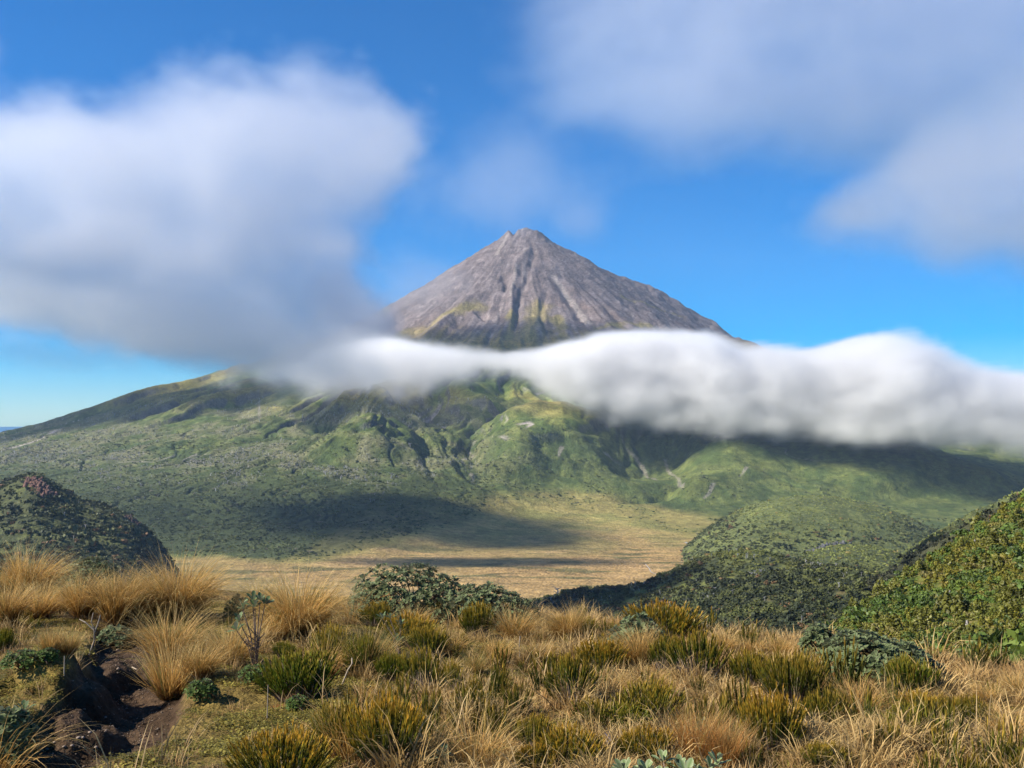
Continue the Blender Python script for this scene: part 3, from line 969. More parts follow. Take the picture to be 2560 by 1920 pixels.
# ------------------------------------------------------------------ bush: crowns built of leaf clumps
def clump_crown(n, seed, rx=1.0, rz=0.8, leaf=0.3, cone=0.0, col=(0.06, 0.075, 0.028), var=0.35, stem=True):
    """one crown: leaf clumps spread through a lumpy volume; unit radius, base at z=0"""
    r = np.random.default_rng(seed)
    lobes = r.normal(size=(6, 3)) * np.array([0.45, 0.45, 0.25])
    th = r.uniform(0, 2 * np.pi, n)
    zz = r.uniform(-0.25, 1.0, n)
    rad = np.sqrt(np.clip(1 - zz ** 2, 0, 1))
    d = np.stack([rad * np.cos(th), rad * np.sin(th), zz], 1)
    k = r.integers(0, 6, n)
    p = lobes[k] + d * r.uniform(0.42, 0.6, n)[:, None]
    p = p * np.array([rx, rx, rz]) * (1 - 0 * zz)[:, None]
    p[:, 2] += rz * 0.62
    if cone:
        f = np.clip(1 - cone * p[:, 2] / (rz * 1.6), 0.12, 1)
        p[:, :2] *= f[:, None]
    nrm = d + r.normal(size=(n, 3)) * 0.45
    nrm /= np.linalg.norm(nrm, axis=1)[:, None]
    t1 = np.cross(nrm, r.normal(size=(n, 3)))
    t1 /= np.linalg.norm(t1, axis=1)[:, None]
    t2 = np.cross(nrm, t1)
    s = leaf * r.uniform(0.6, 1.3, n)[:, None]
    V = np.stack([p - t1 * s, p + t2 * s * 0.7 - nrm * s * 0.15, p + t1 * s, p - t2 * s * 0.7 - nrm * s * 0.15], 1).reshape(-1, 3)
    i = np.arange(n)[:, None] * 4
    T = np.concatenate([i + [0, 1, 2], i + [0, 2, 3]])
    c = np.array(col) * (1 + var * r.uniform(-1, 1, n))[:, None]
    c = np.repeat(c, 4, 0)
    if stem:
        sv = np.array([(0.07, 0, -0.5), (-0.05, 0.07, -0.5), (-0.05, -0.07, -0.5), (0, 0, rz)])
        T = np.concatenate([T, np.array([(0, 1, 3), (1, 2, 3), (2, 0, 3)]) + len(V)])
        V = np.concatenate([V, sv])
        c = np.concatenate([c, np.full((4, 3), 0.08)])
    return V, T, c


def surface_points(G, n, r, weight=None):
    """random points on a grid surface, by area (and weight per vertex)"""
    a = G[1:, :-1] - G[:-1, :-1]
    b = G[:-1, 1:] - G[:-1, :-1]
    A = np.linalg.norm(np.cross(a, b), axis=-1)
    if weight is not None:
        A = A * weight[:-1, :-1]
    p = (A / A.sum()).ravel()
    k = r.choice(p.size, n, p=p)
    i, j = np.divmod(k, A.shape[1])
    s, t = r.random(n)[:, None], r.random(n)[:, None]
    return (G[i, j] * (1 - s) * (1 - t) + G[i + 1, j] * s * (1 - t) + G[i, j + 1] * (1 - s) * t + G[i + 1, j + 1] * s * t)


def tints(P, r, dark, lightc, brown, fb=0.06, sc=40, seed=0):
    a = fbm2(P[:, 0] / sc, P[:, 1] / sc, 3, seed=seed)
    t = mixc(dark, lightc, ss(-0.35, 0.35, a + r.normal(size=len(P)) * 0.22))
    t = np.where((r.random(len(P)) < fb)[:, None], brown, t)
    return t * r.uniform(0.75, 1.25, len(P))[:, None]


m_crown = leaf_mat('bush_crown', transl=0.12, rough=0.65, spec=0.2, tint=True)
far_crowns = [clump_crown(26, 400 + k, 1.0, 0.85, 0.46, col=(1, 1, 1), var=0.2) for k in range(4)]
mid_crowns = [clump_crown(70, 410 + k, 1.0, 0.85, 0.30, col=(1, 1, 1), var=0.25) for k in range(5)]
DK, LT, BR = (0.036, 0.044, 0.019), (0.125, 0.130, 0.036), (0.17, 0.10, 0.045)
SETS = [('left', 7000, 3.6, far_crowns, (0.046, 0.055, 0.024), (0.092, 0.100, 0.036), 0.05, 2, 6), ('dome', 6500, 3.0, far_crowns, (0.074, 0.090, 0.032), (0.140, 0.155, 0.050), 0.03, 2, 6),
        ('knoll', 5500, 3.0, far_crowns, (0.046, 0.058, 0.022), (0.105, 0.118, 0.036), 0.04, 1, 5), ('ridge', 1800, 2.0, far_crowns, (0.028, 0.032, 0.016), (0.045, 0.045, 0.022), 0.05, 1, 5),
        ('rear', 7500, 2.4, mid_crowns, (0.030, 0.038, 0.016), LT, 0.035, 1, 5), ('front', 8000, 2.2, mid_crowns, (0.030, 0.038, 0.016), (0.098, 0.108, 0.030), 0.035, 1, 5)]
LBL = {'left': 'dense dark bush covering the left hill', 'dome': 'green bush covering the rounded dome', 'knoll': 'bush covering the low knoll and valley side',
       'ridge': 'dark bush on the shaded ridge', 'rear': 'mixed bush covering the rear spur', 'front': 'mixed bush covering the nearer spur'}
for k, (key, n, s, pr, dk, lt, fb, _, _) in enumerate(SETS):
    r = np.random.default_rng(500 + k)
    P = surface_points(HILLS[key], n, r)
    sz = s * np.exp(r.normal(size=n) * 0.32)
    P[:, 2] -= 0.25 * sz
    tn = tints(P, r, dk, lt, BR, fb, 60, 510 + k)
    if key in ('dome', 'rear', 'knoll'):                         # lighter low scrub, darker bush below; the rear crest's sunlight is painted in
        zt = {'dome': (-232, -196), 'rear': (-152, -128), 'knoll': (-212, -190)}[key]
        w_ = ss(zt[0], zt[1], P[:, 2] + 22 * fbm2(P[:, 0] / 70, P[:, 1] / 70, 3, seed=540 + k)) * (ss(60, 140, P[:, 0]) if key == 'rear' else 1)
        tn = tn * (0.72 + 0.15 * w_)[:, None] + (w_ * 0.75)[:, None] * np.array((0.150, 0.165, 0.038)) * r.uniform(0.7, 1.2, (n, 1))
        sz = sz * (1 - 0.4 * w_)
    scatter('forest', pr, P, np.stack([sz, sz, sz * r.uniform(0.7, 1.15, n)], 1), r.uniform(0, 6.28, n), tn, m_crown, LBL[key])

# bush on the volcano's lower flanks
r = np.random.default_rng(520)
GV = np.stack([XX, YY, ZZ], -1)
wgt = ss(0.12, -0.06, PHI + 0.06 * na) * ss(20, -120, ZZ + 60 * na) * ss(60, -40, plan) * (0.25 + ss(-0.2, 0.3, nb + 0.5 * nc))
wgt = wgt + 0.5 * ss(-150, -215, ZZ + 50 * na) * ss(0.0, 0.2, PHI) * ss(30, -40, plan) * ss(0.0, 0.3, nb + na)
wgt = wgt * (np.abs(XX / YY) < 0.62) * (3000.0 / YY) ** 2
P = surface_points(GV, 36000, r, wgt)
sz = 2.6 * np.exp(r.normal(size=len(P)) * 0.35)
P[:, 2] -= 0.3 * sz
scatter('forest', far_crowns, P, np.stack([sz, sz, sz * 0.85], 1), r.uniform(0, 6.28, len(P)), tints(P, r, (0.048, 0.062, 0.020), (0.105, 0.122, 0.036), (0.13, 0.12, 0.075), 0.06, 160, 521), m_crown,
        'dark bush on the lower flanks of the volcano')

# pale dead trees
def dead_tree(seed):
    r = np.random.default_rng(seed)
    V, T = [], []
    def limb(a, b, w0, w1):
        a, b = np.array(a, float), np.array(b, float)
        d = (b - a) / np.linalg.norm(b - a)
        s = np.cross(d, (0.3, 0.9, 0.1)); s /= np.linalg.norm(s)
        q = np.cross(d, s)
        n = len(V)
        for k in range(3):
            V.append(a + w0 * (s * math.cos(k * 2.1) + q * math.sin(k * 2.1)))
        for k in range(3):
            V.append(b + w1 * (s * math.cos(k * 2.1) + q * math.sin(k * 2.1)))
        for k in range(3):
            T.extend([(n + k, n + (k + 1) % 3, n + 3 + k), (n + (k + 1) % 3, n + 3 + (k + 1) % 3, n + 3 + k)])
    top = (r.normal() * 0.15, r.normal() * 0.15, 1.0)
    limb((0, 0, -0.1), top, 0.11, 0.05)
    for k in range(4):
        h = r.uniform(0.35, 0.9)
        an = r.uniform(0, 6.28)
        limb((top[0] * h, top[1] * h, h), (top[0] * h + 0.45 * math.cos(an), top[1] * h + 0.45 * math.sin(an), h + r.uniform(0.15, 0.45)), 0.06, 0.03)
    return np.array(V), np.array(T), np.ones((len(V), 3))


dead = [dead_tree(600 + k) for k in range(4)]
m_dead = leaf_mat('dead_wood', transl=0.0, rough=0.85, spec=0.1, tint=True)
for k, (G, n, s, w, lab) in enumerate(((HILLS['rear'], 420, 3.3, None, 'bleached dead trees standing on the rear spur'), (HILLS['front'], 200, 2.4, None, 'bleached dead trees scattered over the nearer spur'),
                                       (HILLS['left'], 160, 3.2, None, 'bleached dead trees scattered over the left hill'))):
    r = np.random.default_rng(610 + k)
    nzz = ss(-0.05, 0.35, fbm2(G[..., 0] / 45, G[..., 1] / 45, 3, seed=612 + k))
    P = surface_points(G, n, r, nzz + 0.05)
    sz = s * np.exp(r.normal(size=n) * 0.3)
    scatter('dead_trees', dead, P, np.repeat(sz[:, None], 3, 1), r.uniform(0, 6.28, n), np.full((n, 3), 0.27) * r.uniform(0.6, 1.15, n)[:, None], m_dead, lab)
r = np.random.default_rng(620)
w = ss(0.0, -0.14, PHI) * ss(140, 40, ZZ) * ss(-235, -150, ZZ + 40 * nb) * ss(-0.1, 0.3, na + 0.5 * nb) * (np.abs(XX / YY) < 0.6) * (3000.0 / YY) ** 2
P = surface_points(GV, 7000, r, w)
sz = 5.0 * np.exp(r.normal(size=len(P)) * 0.3)
scatter('dead_trees', dead, P, np.repeat(sz[:, None], 3, 1) * np.array([1.3, 1.3, 1]), r.uniform(0, 6.28, len(P)), np.full((len(P), 3), 0.26) * r.uniform(0.6, 1.2, len(P))[:, None], m_dead,
        'silvery dead trees speckling the left flank of the volcano')

# reddish crags, bluff, slips of bare rock on the hills
def crag(name, label, G, pts, wd, col, seed, cnt=26, per=5):
    """a ragged face of bare rock laid on a hill, pts in surveyed directions"""
    r = np.random.default_rng(seed)
    flat = G.reshape(-1, 3)
    pr_ = np.stack([1280 + F * flat[:, 0] / flat[:, 1], HY - F * flat[:, 2] / flat[:, 1]], 1)
    V, T = [], []
    line = cr([(p[0], p[1], 0) for p in pts], cnt)
    for q in line:
        d = np.hypot(pr_[:, 0] - q[0], pr_[:, 1] - q[1])
        near_ = np.nonzero(d < d.min() + 3)[0]
        c = flat[near_[np.argmin(flat[near_, 1])]]
        for k in range(per):
            o_ = c + r.normal(size=3) * np.array([wd, wd, wd * 0.4])
            s = wd * r.uniform(0.35, 0.8)
            n = len(V)
            b = r.uniform(0.6, 1.2, 3) * s
            V.extend([o_ + np.array(v) * b * r.uniform(0.8, 1.2, 3) for v in ((1, 0, -.6), (0, 1, -.6), (-1, 0, -.6), (0, -1, -.6), (.5, .1, .8), (-.3, .5, 1), (-.3, -.5, .7))])
            T.extend([(n + a, n + b_, n + c_) for a, b_, c_ in ((0, 1, 4), (1, 5, 4), (1, 2, 5), (2, 6, 5), (2, 3, 6), (3, 0, 4), (3, 4, 6), (4, 5, 6))])
    c = np.array(col) * r.uniform(0.6, 1.3, len(V))[:, None]
    m = land_mat(name + '_rock', [(0.4, 0.6, 1.4)], [(0.5, 1.0, 'n')])
    o = obj(name, mesh_np(name, V, T=T, col=c), m)
    return tag(o, label, 'crag')


crag('crag', 'reddish rock crag beside the peak of the dark left hill', HILLS['left'], [(80, 1196), (92, 1210), (108, 1222), (118, 1236)], 5.5, (0.15, 0.085, 0.065), 700, 60)
crag('crag', 'small rock crag on the right shoulder of the dark left hill', HILLS['left'], [(318, 1290), (330, 1298), (340, 1306)], 3.5, (0.12, 0.085, 0.07), 701)
crag('crag', 'grey streaked bluff low on the rounded dome', HILLS['dome'], [(2026, 1398), (2040, 1382), (2060, 1372), (2085, 1366), (2112, 1362)], 6.5, (0.085, 0.085, 0.085), 702, 60)
for k, p in enumerate([(2396, 1494), (2376, 1480), (2452, 1348), (2480, 1318), (2420, 1560)]):
    crag('boulder', ['pale boulder halfway up the sunny hillside', 'smaller pale boulder just above the halfway boulder', 'grey boulder below the top edge of the sunny hillside',
                     'grey boulder nearest the top right of the sunny hillside', 'low grey boulder near the foot of the sunny hillside'][k], HILLS['near'], [p, p], 0.8, (0.30, 0.28, 0.26), 710 + k, 1, 1)['category'] = 'boulder'

# ------------------------------------------------------------------ scrub on the near hillside: single bushes
m_scrub = leaf_mat('scrub_leaves', transl=0.25, rough=0.5, spec=0.3, var=0.22)
kinds = []
for k in range(4):
    V, T, c = clump_crown(260, 720 + k, 1.0, 0.75, 0.16, col=(0.080, 0.118, 0.022), var=0.4)
    kinds.append(('scrub_bush', mesh_np('scrub_bush', V, T=T, col=c), 'glossy green round bush among the scrub of the sunny hillside', 'round green bushes on the hillside'))
for k in range(3):
    V, T, c = clump_crown(260, 730 + k, 0.75, 1.2, 0.14, cone=0.7, col=(0.130, 0.130, 0.022), var=0.35)
    kinds.append(('conical_bush', mesh_np('conical_bush', V, T=T, col=c), 'upright olive brown bush among the scrub of the sunny hillside', 'upright olive bushes on the hillside'))
for k in range(2):
    V, T, c = clump_crown(200, 740 + k, 1.0, 0.5, 0.16, col=(0.20, 0.175, 0.05), var=0.35)
    kinds.append(('low_bush', mesh_np('low_bush', V, T=T, col=c), 'low yellowish bush among the scrub of the sunny hillside', 'low yellowish bushes on the hillside'))
r = np.random.default_rng(750)
G = HILLS['near']
P = surface_points(G, 11000, r)
ux = 1280 + F * P[:, 0] / P[:, 1]
uy = HY - F * P[:, 2] / P[:, 1]
ca = fbm2(P[:, 0] / 26, P[:, 1] / 26, 4, seed=751) * 1.3
pick = np.where(ca + r.normal(size=len(P)) * 0.25 > 0.16, r.integers(0, 4, len(P)), np.where(r.random(len(P)) < 0.62, 4 + r.integers(0, 3, len(P)), 7 + r.integers(0, 2, len(P))))
sz = np.where(pick < 4, 0.98, np.where(pick < 7, 0.9, 0.75)) * np.exp(r.normal(size=len(P)) * 0.48)
inview = (ux > 1985) & (ux < 2575) & (uy < 1715)
big = np.argsort(-np.where(inview, sz / P[:, 1], 0))[:290]
single = np.zeros(len(P), bool)
single[big] = True
for i in big:
    nm, me, lab, grp = kinds[pick[i]]
    o = obj(nm, me, m_scrub, loc=P[i] - np.array([0, 0, 0.15 * sz[i]]))
    s_ = float(sz[i])
    o.scale = (s_, s_, s_ * float(r.uniform(0.8, 1.15)))
    o.rotation_euler = (0, 0, float(r.uniform(0, 6.28)))
    # say where on the slope it grows
    up_ = (uy[i] - np.interp(ux[i], [1990, 2200, 2420, 2560], [1640, 1500, 1356, 1264]))
    zone = 'at the hillside crest' if up_ < 28 else 'just under the crest' if up_ < 75 else 'halfway down the hillside' if up_ < 150 else 'at the hillside foot'
    where = 'above the upright leafy bush' if ux[i] < 2110 else 'above the long leathery patch, left half' if ux[i] < 2220 else 'above the long leathery patch, right half' if ux[i] < 2330 else 'left of the right edge' if ux[i] < 2450 else 'by the right edge'
    big_ = 'large ' if sz[i] > 1.5 else 'small ' if sz[i] < 1.1 else ''
    kind_ = {'scrub_bush': 'round green bush', 'conical_bush': 'upright olive bush', 'low_bush': 'low yellowish bush'}[nm]
    tag(o, big_ + kind_ + ' ' + zone + ' ' + where, 'bush', grp)
rest = ~single
protos = []
for k in range(4):
    protos.append(clump_crown(150, 760 + k, 1.0, 0.75, 0.2, col=(0.080, 0.118, 0.022), var=0.4))
for k in range(3):
    protos.append(clump_crown(150, 765 + k, 0.75, 1.2, 0.17, cone=0.7, col=(0.130, 0.130, 0.022), var=0.35))
for k in range(2):
    protos.append(clump_crown(110, 770 + k, 1.0, 0.5, 0.2, col=(0.20, 0.175, 0.05), var=0.35))
P2, s2 = P[rest], sz[rest]
P2[:, 2] -= 0.15 * s2
scatter('scrub', protos, P2, np.repeat(s2[:, None], 3, 1), r.uniform(0, 6.28, len(P2)), r.uniform(0.75, 1.25, (len(P2), 1)) * mixc((0.80, 0.92, 0.85), (1.2, 1.1, 0.85), ss(-0.3, 0.3, fbm2(P2[:, 0] / 34, P2[:, 1] / 34, 4, seed=755))), m_crown, 'mixed low scrub on the sunny hillside', pick=pick[rest])

# ------------------------------------------------------------------ tracks and stream on the swamp
m_track = land_mat('track', [(0.5, 0.8, 1.2)], [])


def ribbon(name, label, pts, w, col, lift=0.8):
    P = np.array([hit(*p) for p in pts])
    P = cr(P, 40)
    z = volcano(P[:, 0], P[:, 1])[0] + lift
    t = np.gradient(P[:, :2], axis=0)
    t /= np.linalg.norm(t, axis=1)[:, None] + 1e-9
    nrm = np.stack([-t[:, 1], t[:, 0]], 1)
    V = np.concatenate([np.c_[P[:, :2] + nrm * w, z], np.c_[P[:, :2] - nrm * w, z]])
    i = np.arange(39)
    o = obj(name, mesh_np(name, V, Q=np.stack([i, i + 1, i + 41, i + 40], 1), col=np.full((80, 3), col)), m_track)
    return tag(o, label, kind='structure')


ribbon('path', 'pale walking track winding over the swamp', [(1612, 1412), (1622, 1422), (1630, 1432), (1648, 1440), (1652, 1450)], 0.8, 0.34)
ribbon('path', 'pale end of the walking track by the forested spur', [(1642, 1440), (1655, 1448), (1660, 1456), (1652, 1462)], 0.8, 0.34)
ribbon('stream', 'stream bend with painted pale glint where the swamp meets the dome', [(1712, 1356), (1726, 1362), (1740, 1370), (1738, 1378), (1728, 1384)], 3.5, 0.28)  # matte pale colour stands in for the water's glint

# radio mast on the skyline
def tube(p, q, r0, r1, n=6):
    p, q = np.array(p, float), np.array(q, float)
    d = (q - p) / np.linalg.norm(q - p)
    s = np.cross(d, (0.31, 0.87, 0.17)); s /= np.linalg.norm(s)
    t = np.cross(d, s)
    a = np.arange(n) * 2 * np.pi / n
    ring = np.cos(a)[:, None] * s + np.sin(a)[:, None] * t
    V = np.concatenate([p + ring * r0, q + ring * r1])
    i = np.arange(n)
    return V, np.stack([i, (i + 1) % n, n + (i + 1) % n, n + i], 1)


def join(parts):
    V, Q, n = [], [], 0
    for v, q in parts:
        V.append(v); Q.append(q + n); n += len(v)
    return np.concatenate(V), np.concatenate(Q)


j = int(np.argmin(np.abs(u - (545 - 1280) / F)))
k = int(np.argmax(ZZ[:, j] / yr))
base = np.array([XX[k, j], YY[k, j], ZZ[k, j] - 1])
m_mast, nt, out = new_mat('mast_metal')
b = N(nt, 'ShaderNodeBsdfPrincipled', Roughness=0.5)
b.inputs['Base Color'].default_value = (0.2, 0.2, 0.2, 1)
nt.links.new(b.outputs[0], out.inputs[0])
t = bpy.data.objects.new('radio_mast', None)
scene.collection.objects.link(t)
t.location = base.tolist()
tag(t, 'tiny radio mast on the left skyline of the volcano below the cloud', 'mast')
legs = [tube((2.2 * math.cos(a), 2.2 * math.sin(a), 0), (0.4 * math.cos(a), 0.4 * math.sin(a), 22), 0.3, 0.2) for a in (0.3, 2.4, 4.5)]
legs += [tube((2.0 * math.cos(a) * (1 - h / 26), 2.0 * math.sin(a) * (1 - h / 26), h), (2.0 * math.cos(a2) * (1 - (h + 3) / 26), 2.0 * math.sin(a2) * (1 - (h + 3) / 26), h + 3), 0.12, 0.12) for h in range(1, 20, 3) for a, a2 in ((0.3, 2.4), (2.4, 4.5), (4.5, 0.3))]
v, q = join(legs)
obj('lattice', mesh_np('lattice', v, Q=q), m_mast, t)
v, q = tube((0, 0, 22), (0, 0, 31), 0.25, 0.1)
obj('antenna', mesh_np('antenna', v, Q=q), m_mast, t)
# ------------------------------------------------------------------ the foreground ridge
def depth_of(py):
    return 1.25 / max((py - HY) / F - 0.085, 0.03)


_crest = np.array([(-400, 17.5), (0, 15.5), (300, 15.0), (640, 13.6), (900, 12.6), (1100, 12.0), (1300, 11.2), (1500, 10.2), (1700, 9.6), (1900, 8.8), (2050, 8.4), (2300, 7.6), (2560, 7.4), (3000, 7.0)])
PATH = [(318, 1560), (318, 1612), (345, 1660), (338, 1705), (315, 1760), (275, 1812), (205, 1858), (90, 1900), (-90, 1950)]
PATHW = []
for p, q in PATH:
    Yd = depth_of(q - 6)
    PATHW.append(((p - 1280) / F * Yd, Yd))
BANKS = [(238, 1690, 0.30, 0.20, 0.15), (195, 1740, 0.28, 0.16, 0.10), (150, 1745, 0.36, 0.15, 0.11), (215, 1800, 0.22, 0.13, 0.12), (100, 1790, 0.34, 0.2, 0.08),
         (60, 1730, 0.4, 0.2, 0.10), (180, 1640, 0.5, 0.3, 0.06), (560, 1720, 0.5, 0.3, 0.06), (400, 1680, 0.5, 0.3, 0.08), (40, 1850, 0.25, 0.12, 0.08)]


def path_dist(x, y):
    return seg_dist(x, y, PATHW)


def ground(x, y):
    x, y = np.asarray(x, float), np.asarray(y, float)
    px = 1280 + F * x / np.maximum(y, 1.5)
    z = -1.65 - 0.085 * (y - 4.7)
    z = z + 0.07 * fbm2(x / 1.6, y / 1.6, 3, seed=800) + 0.028 * fbm2(x / 0.42, y / 0.42, 3, seed=801)
    for bx, by, rx, ry, h in BANKS:
        Yd = depth_of(by)
        X0 = (bx - 1280) / F * Yd
        d = np.hypot((x - X0) / rx, (y - Yd) / (ry * 2.0))
        z = z + h * ss(1.15, 0.55, d + 0.15 * noise2(x / 0.15, y / 0.15, 803))
    d = path_dist(x, y) + 0.05 * noise2(x / 0.22, y / 0.3, 802) + 0.02 * noise2(x / 0.07, y / 0.07, 804)
    wdt = np.interp(y, [4, 6, 8, 11], [0.37, 0.33, 0.29, 0.24])
    cut = ss(wdt + 0.07, wdt - 0.05, d) * ss(10.6, 9.0, y)
    z = z - 0.14 * cut - 0.03 * ss(wdt, 0, d)
    rough = ss(0.75, 0.45, d) * ss(10.6, 9.0, y)
    z = z + rough * (0.022 * fbm2(x / 0.11, y / 0.11, 4, gain=0.6, seed=806) + 0.03 * np.abs(noise2(x / 0.2, y / 0.2, 807)))
    yc = np.interp(px, _crest[:, 0], _crest[:, 1])
    b = np.maximum(y - yc, 0)
    z = z - np.where(b < 1.2, 0.26 * b * b, 0.26 * 1.44 + 0.62 * (b - 1.2))
    return z


def on_ground(px, py):
    """ground point seen at a surveyed direction"""
    yy = np.linspace(3.0, 22.0, 2400)
    xx = (px - 1280) / F * yy
    row = HY - ground(xx, yy) / yy * F
    k = np.nonzero(row <= py)[0]
    k = k[0] if len(k) else int(np.argmin(np.abs(yy - min(depth_of(max(py, 1560)), 14))))
    return np.array([xx[k], yy[k], float(ground(xx[k], yy[k]))])


gy_ = np.concatenate([np.linspace(-2, 3.2, 25)[:-1], np.geomspace(3.2, 16, 520), np.geomspace(16, 70, 40)[1:]])
gu = np.concatenate([np.linspace(-2.2, -0.6, 40)[:-1], np.linspace(-0.6, 0.6, 640), np.linspace(0.6, 2.2, 40)[1:]])
GU, GY = np.meshgrid(gu, gy_)
GX = GU * np.maximum(GY, 0.25 * GY + 2.6)
GZ = ground(GX, GY)
pd = path_dist(GX, GY) + 0.05 * noise2(GX / 0.22, GY / 0.3, 802)
wdt = np.interp(GY, [4, 6, 8, 11], [0.37, 0.33, 0.29, 0.24])
dirt = ss(wdt + 0.09, wdt - 0.02, pd) * ss(10.6, 9.4, GY)
n1_ = fbm2(GX / 1.1, GY / 1.1, 4, seed=810)
n2_ = fbm2(GX / 0.25, GY / 0.25, 4, seed=811)
right_ = ss(-1.2, 0.6, GX + 0.5 * n1_)
moss = mixc((0.095, 0.066, 0.018), (0.190, 0.135, 0.038), ss(-0.3, 0.3, n2_))
dry = mixc((0.175, 0.125, 0.048), (0.24, 0.165, 0.070), ss(-0.3, 0.3, n2_))
gc = mixc(moss, dry, ss(-0.25, 0.35, n1_ + 0.55 * (right_ - 0.55)))
gc = mixc(gc, (0.085, 0.052, 0.026), ss(0.15, 0.42, fbm2(GX / 0.5, GY / 0.5, 3, seed=812)) * 0.75)
gc = mixc(gc, mixc((0.042, 0.026, 0.015), (0.074, 0.047, 0.028), ss(-0.3, 0.3, n2_)), dirt)
d_red = np.hypot((GX - (732 - 1280) / F * depth_of(1762)) / 0.16, (GY - depth_of(1762)) / 0.14)
gc = mixc(gc, (0.26, 0.065, 0.022), ss(1.1, 0.3, d_red + 0.5 * n2_) * 0.8)
m_ground = land_mat('ground_cover', [(6.0, 0.72, 1.28), (30.0, 0.65, 1.35)], [(22.0, 0.035, 'n'), (70.0, 0.012, 'n')])
o = obj('ground', mesh_np('ground', np.stack([GX, GY, GZ], -1).reshape(-1, 3), Q=grid_quads(*GX.shape), col=gc.reshape(-1, 3), smooth=True), m_ground)
tag(o, 'uneven mossy ground of the ridge top', kind='structure')


# ------------------------------------------------------------------ plant builders (unit height about 1, base at origin)
def sweep(base, th0, az, L, bend, windx, nseg, r):
    """curved blades: base n x 3; leaning th0 towards az, bending by `bend` radians to the tip and pulled by wind to +x"""
    n = len(base)
    p = base.copy()
    out = [p.copy()]
    for k in range(nseg):
        t = (k + 0.5) / nseg
        th = th0 + bend * t ** 1.6
        d = np.stack([np.sin(th) * np.cos(az), np.sin(th) * np.sin(az), np.cos(th)], 1)
        d[:, 0] += windx * t
        d /= np.linalg.norm(d, axis=1)[:, None]
        p = p + d * (L / nseg)[:, None]
        out.append(p.copy())
    return np.stack(out, 1)                      # n, nseg+1, 3


def ribbons(C, w, taper, colf, r):
    """flat tapering ribbons along curves C (n, m, 3); the last point closes to a tip"""
    n, m, _ = C.shape
    t = np.linspace(0, 1, m)
    side = r.normal(size=(n, 3)) * np.array([1, 1, 0.15])
    side /= np.linalg.norm(side, axis=1)[:, None]
    wd = w[:, None] * (1 - t[None, :] ** taper) + 1e-5
    A = C + side[:, None] * wd[..., None]
    B = C - side[:, None] * wd[..., None]
    V = np.concatenate([A[:, :-1], B[:, :-1], C[:, -1:]], 1)           # per blade: m-1, m-1, 1
    k = 2 * (m - 1) + 1
    b0 = np.arange(n)[:, None] * k
    j = np.arange(m - 2)[None]
    Q = np.stack([b0 + j, b0 + j + 1, b0 + (m - 1) + j + 1, b0 + (m - 1) + j], -1).reshape(-1, 4)
    T = np.stack([b0[:, 0] + m - 2, b0[:, 0] + k - 1, b0[:, 0] + 2 * (m - 1) - 1], -1)
    tt = np.concatenate([t[:-1], t[:-1], [1]])
    col = colf(np.broadcast_to(tt, (n, k)))
    return V.reshape(-1, 3), Q, T, col.reshape(-1, 3)


def tussock(seed, n=800, rb=0.16, spread=0.55, bend=1.1, wind=0.25, w=0.0042, olive=0.12, long=1.0, red=0.0):
    r = np.random.default_rng(seed)
    a = r.uniform(0, 6.283, n)
    q = np.sqrt(r.random(n)) * rb
    base = np.stack([q * np.cos(a), q * np.sin(a), np.zeros(n) - 0.03], 1)
    th0 = np.abs(r.normal(size=n)) * spread * 0.55 + q / rb * spread * 0.5
    az = a + r.normal(size=n) * 0.7
    L = (0.75 + 0.5 * r.random(n)) * 1.12 * long
    C = sweep(base, th0, az, L, bend * r.uniform(0.25, 1.35, n), wind * r.uniform(0.3, 1.4, n), 7, r)
    C += np.cumsum(r.normal(size=C.shape) * 0.006, 1)
    green = r.random(n) < olive
    br = r.uniform(0.65, 1.3, n)[:, None, None]
    hue = r.random(n)

    def colf(t):
        c = mixc((0.165, 0.075, 0.018), (0.49, 0.29, 0.080), ss(0.0, 0.5, t))
        c = mixc(c, (0.66, 0.49, 0.20), ss(0.5, 1.0, t))
        c = mixc(c, (0.36, 0.155, 0.04), (red * (hue[:, None] < 0.7) + 0.12 * hue[:, None]) * np.ones_like(t))
        c = np.where(green[:, None, None], np.array((0.17, 0.165, 0.045)), c)
        return c * br
    V, Q, T, col = ribbons(C, w * r.uniform(0.6, 1.3, n), 2.0, colf, r)
    # withered skirt at the base
    m = n // 4
    a = r.uniform(0, 6.283, m)
    base = np.stack([rb * np.cos(a), rb * np.sin(a), np.zeros(m)], 1) * r.uniform(0.3, 1.1, m)[:, None]
    C2 = sweep(base, r.uniform(0.7, 1.3, m), a + r.normal(size=m) * 0.6, r.uniform(0.2, 0.5, m), r.uniform(0.2, 0.8, m), 0.05, 4, r)
    V2, Q2, T2, c2 = ribbons(C2, np.full(m, w * 1.1), 2.0, lambda t: mixc((0.11, 0.075, 0.045), (0.26, 0.19, 0.12), t) * r.uniform(0.6, 1.3, m)[:, None, None], r)
    return (V, Q, T, col), (V2, Q2, T2, c2)


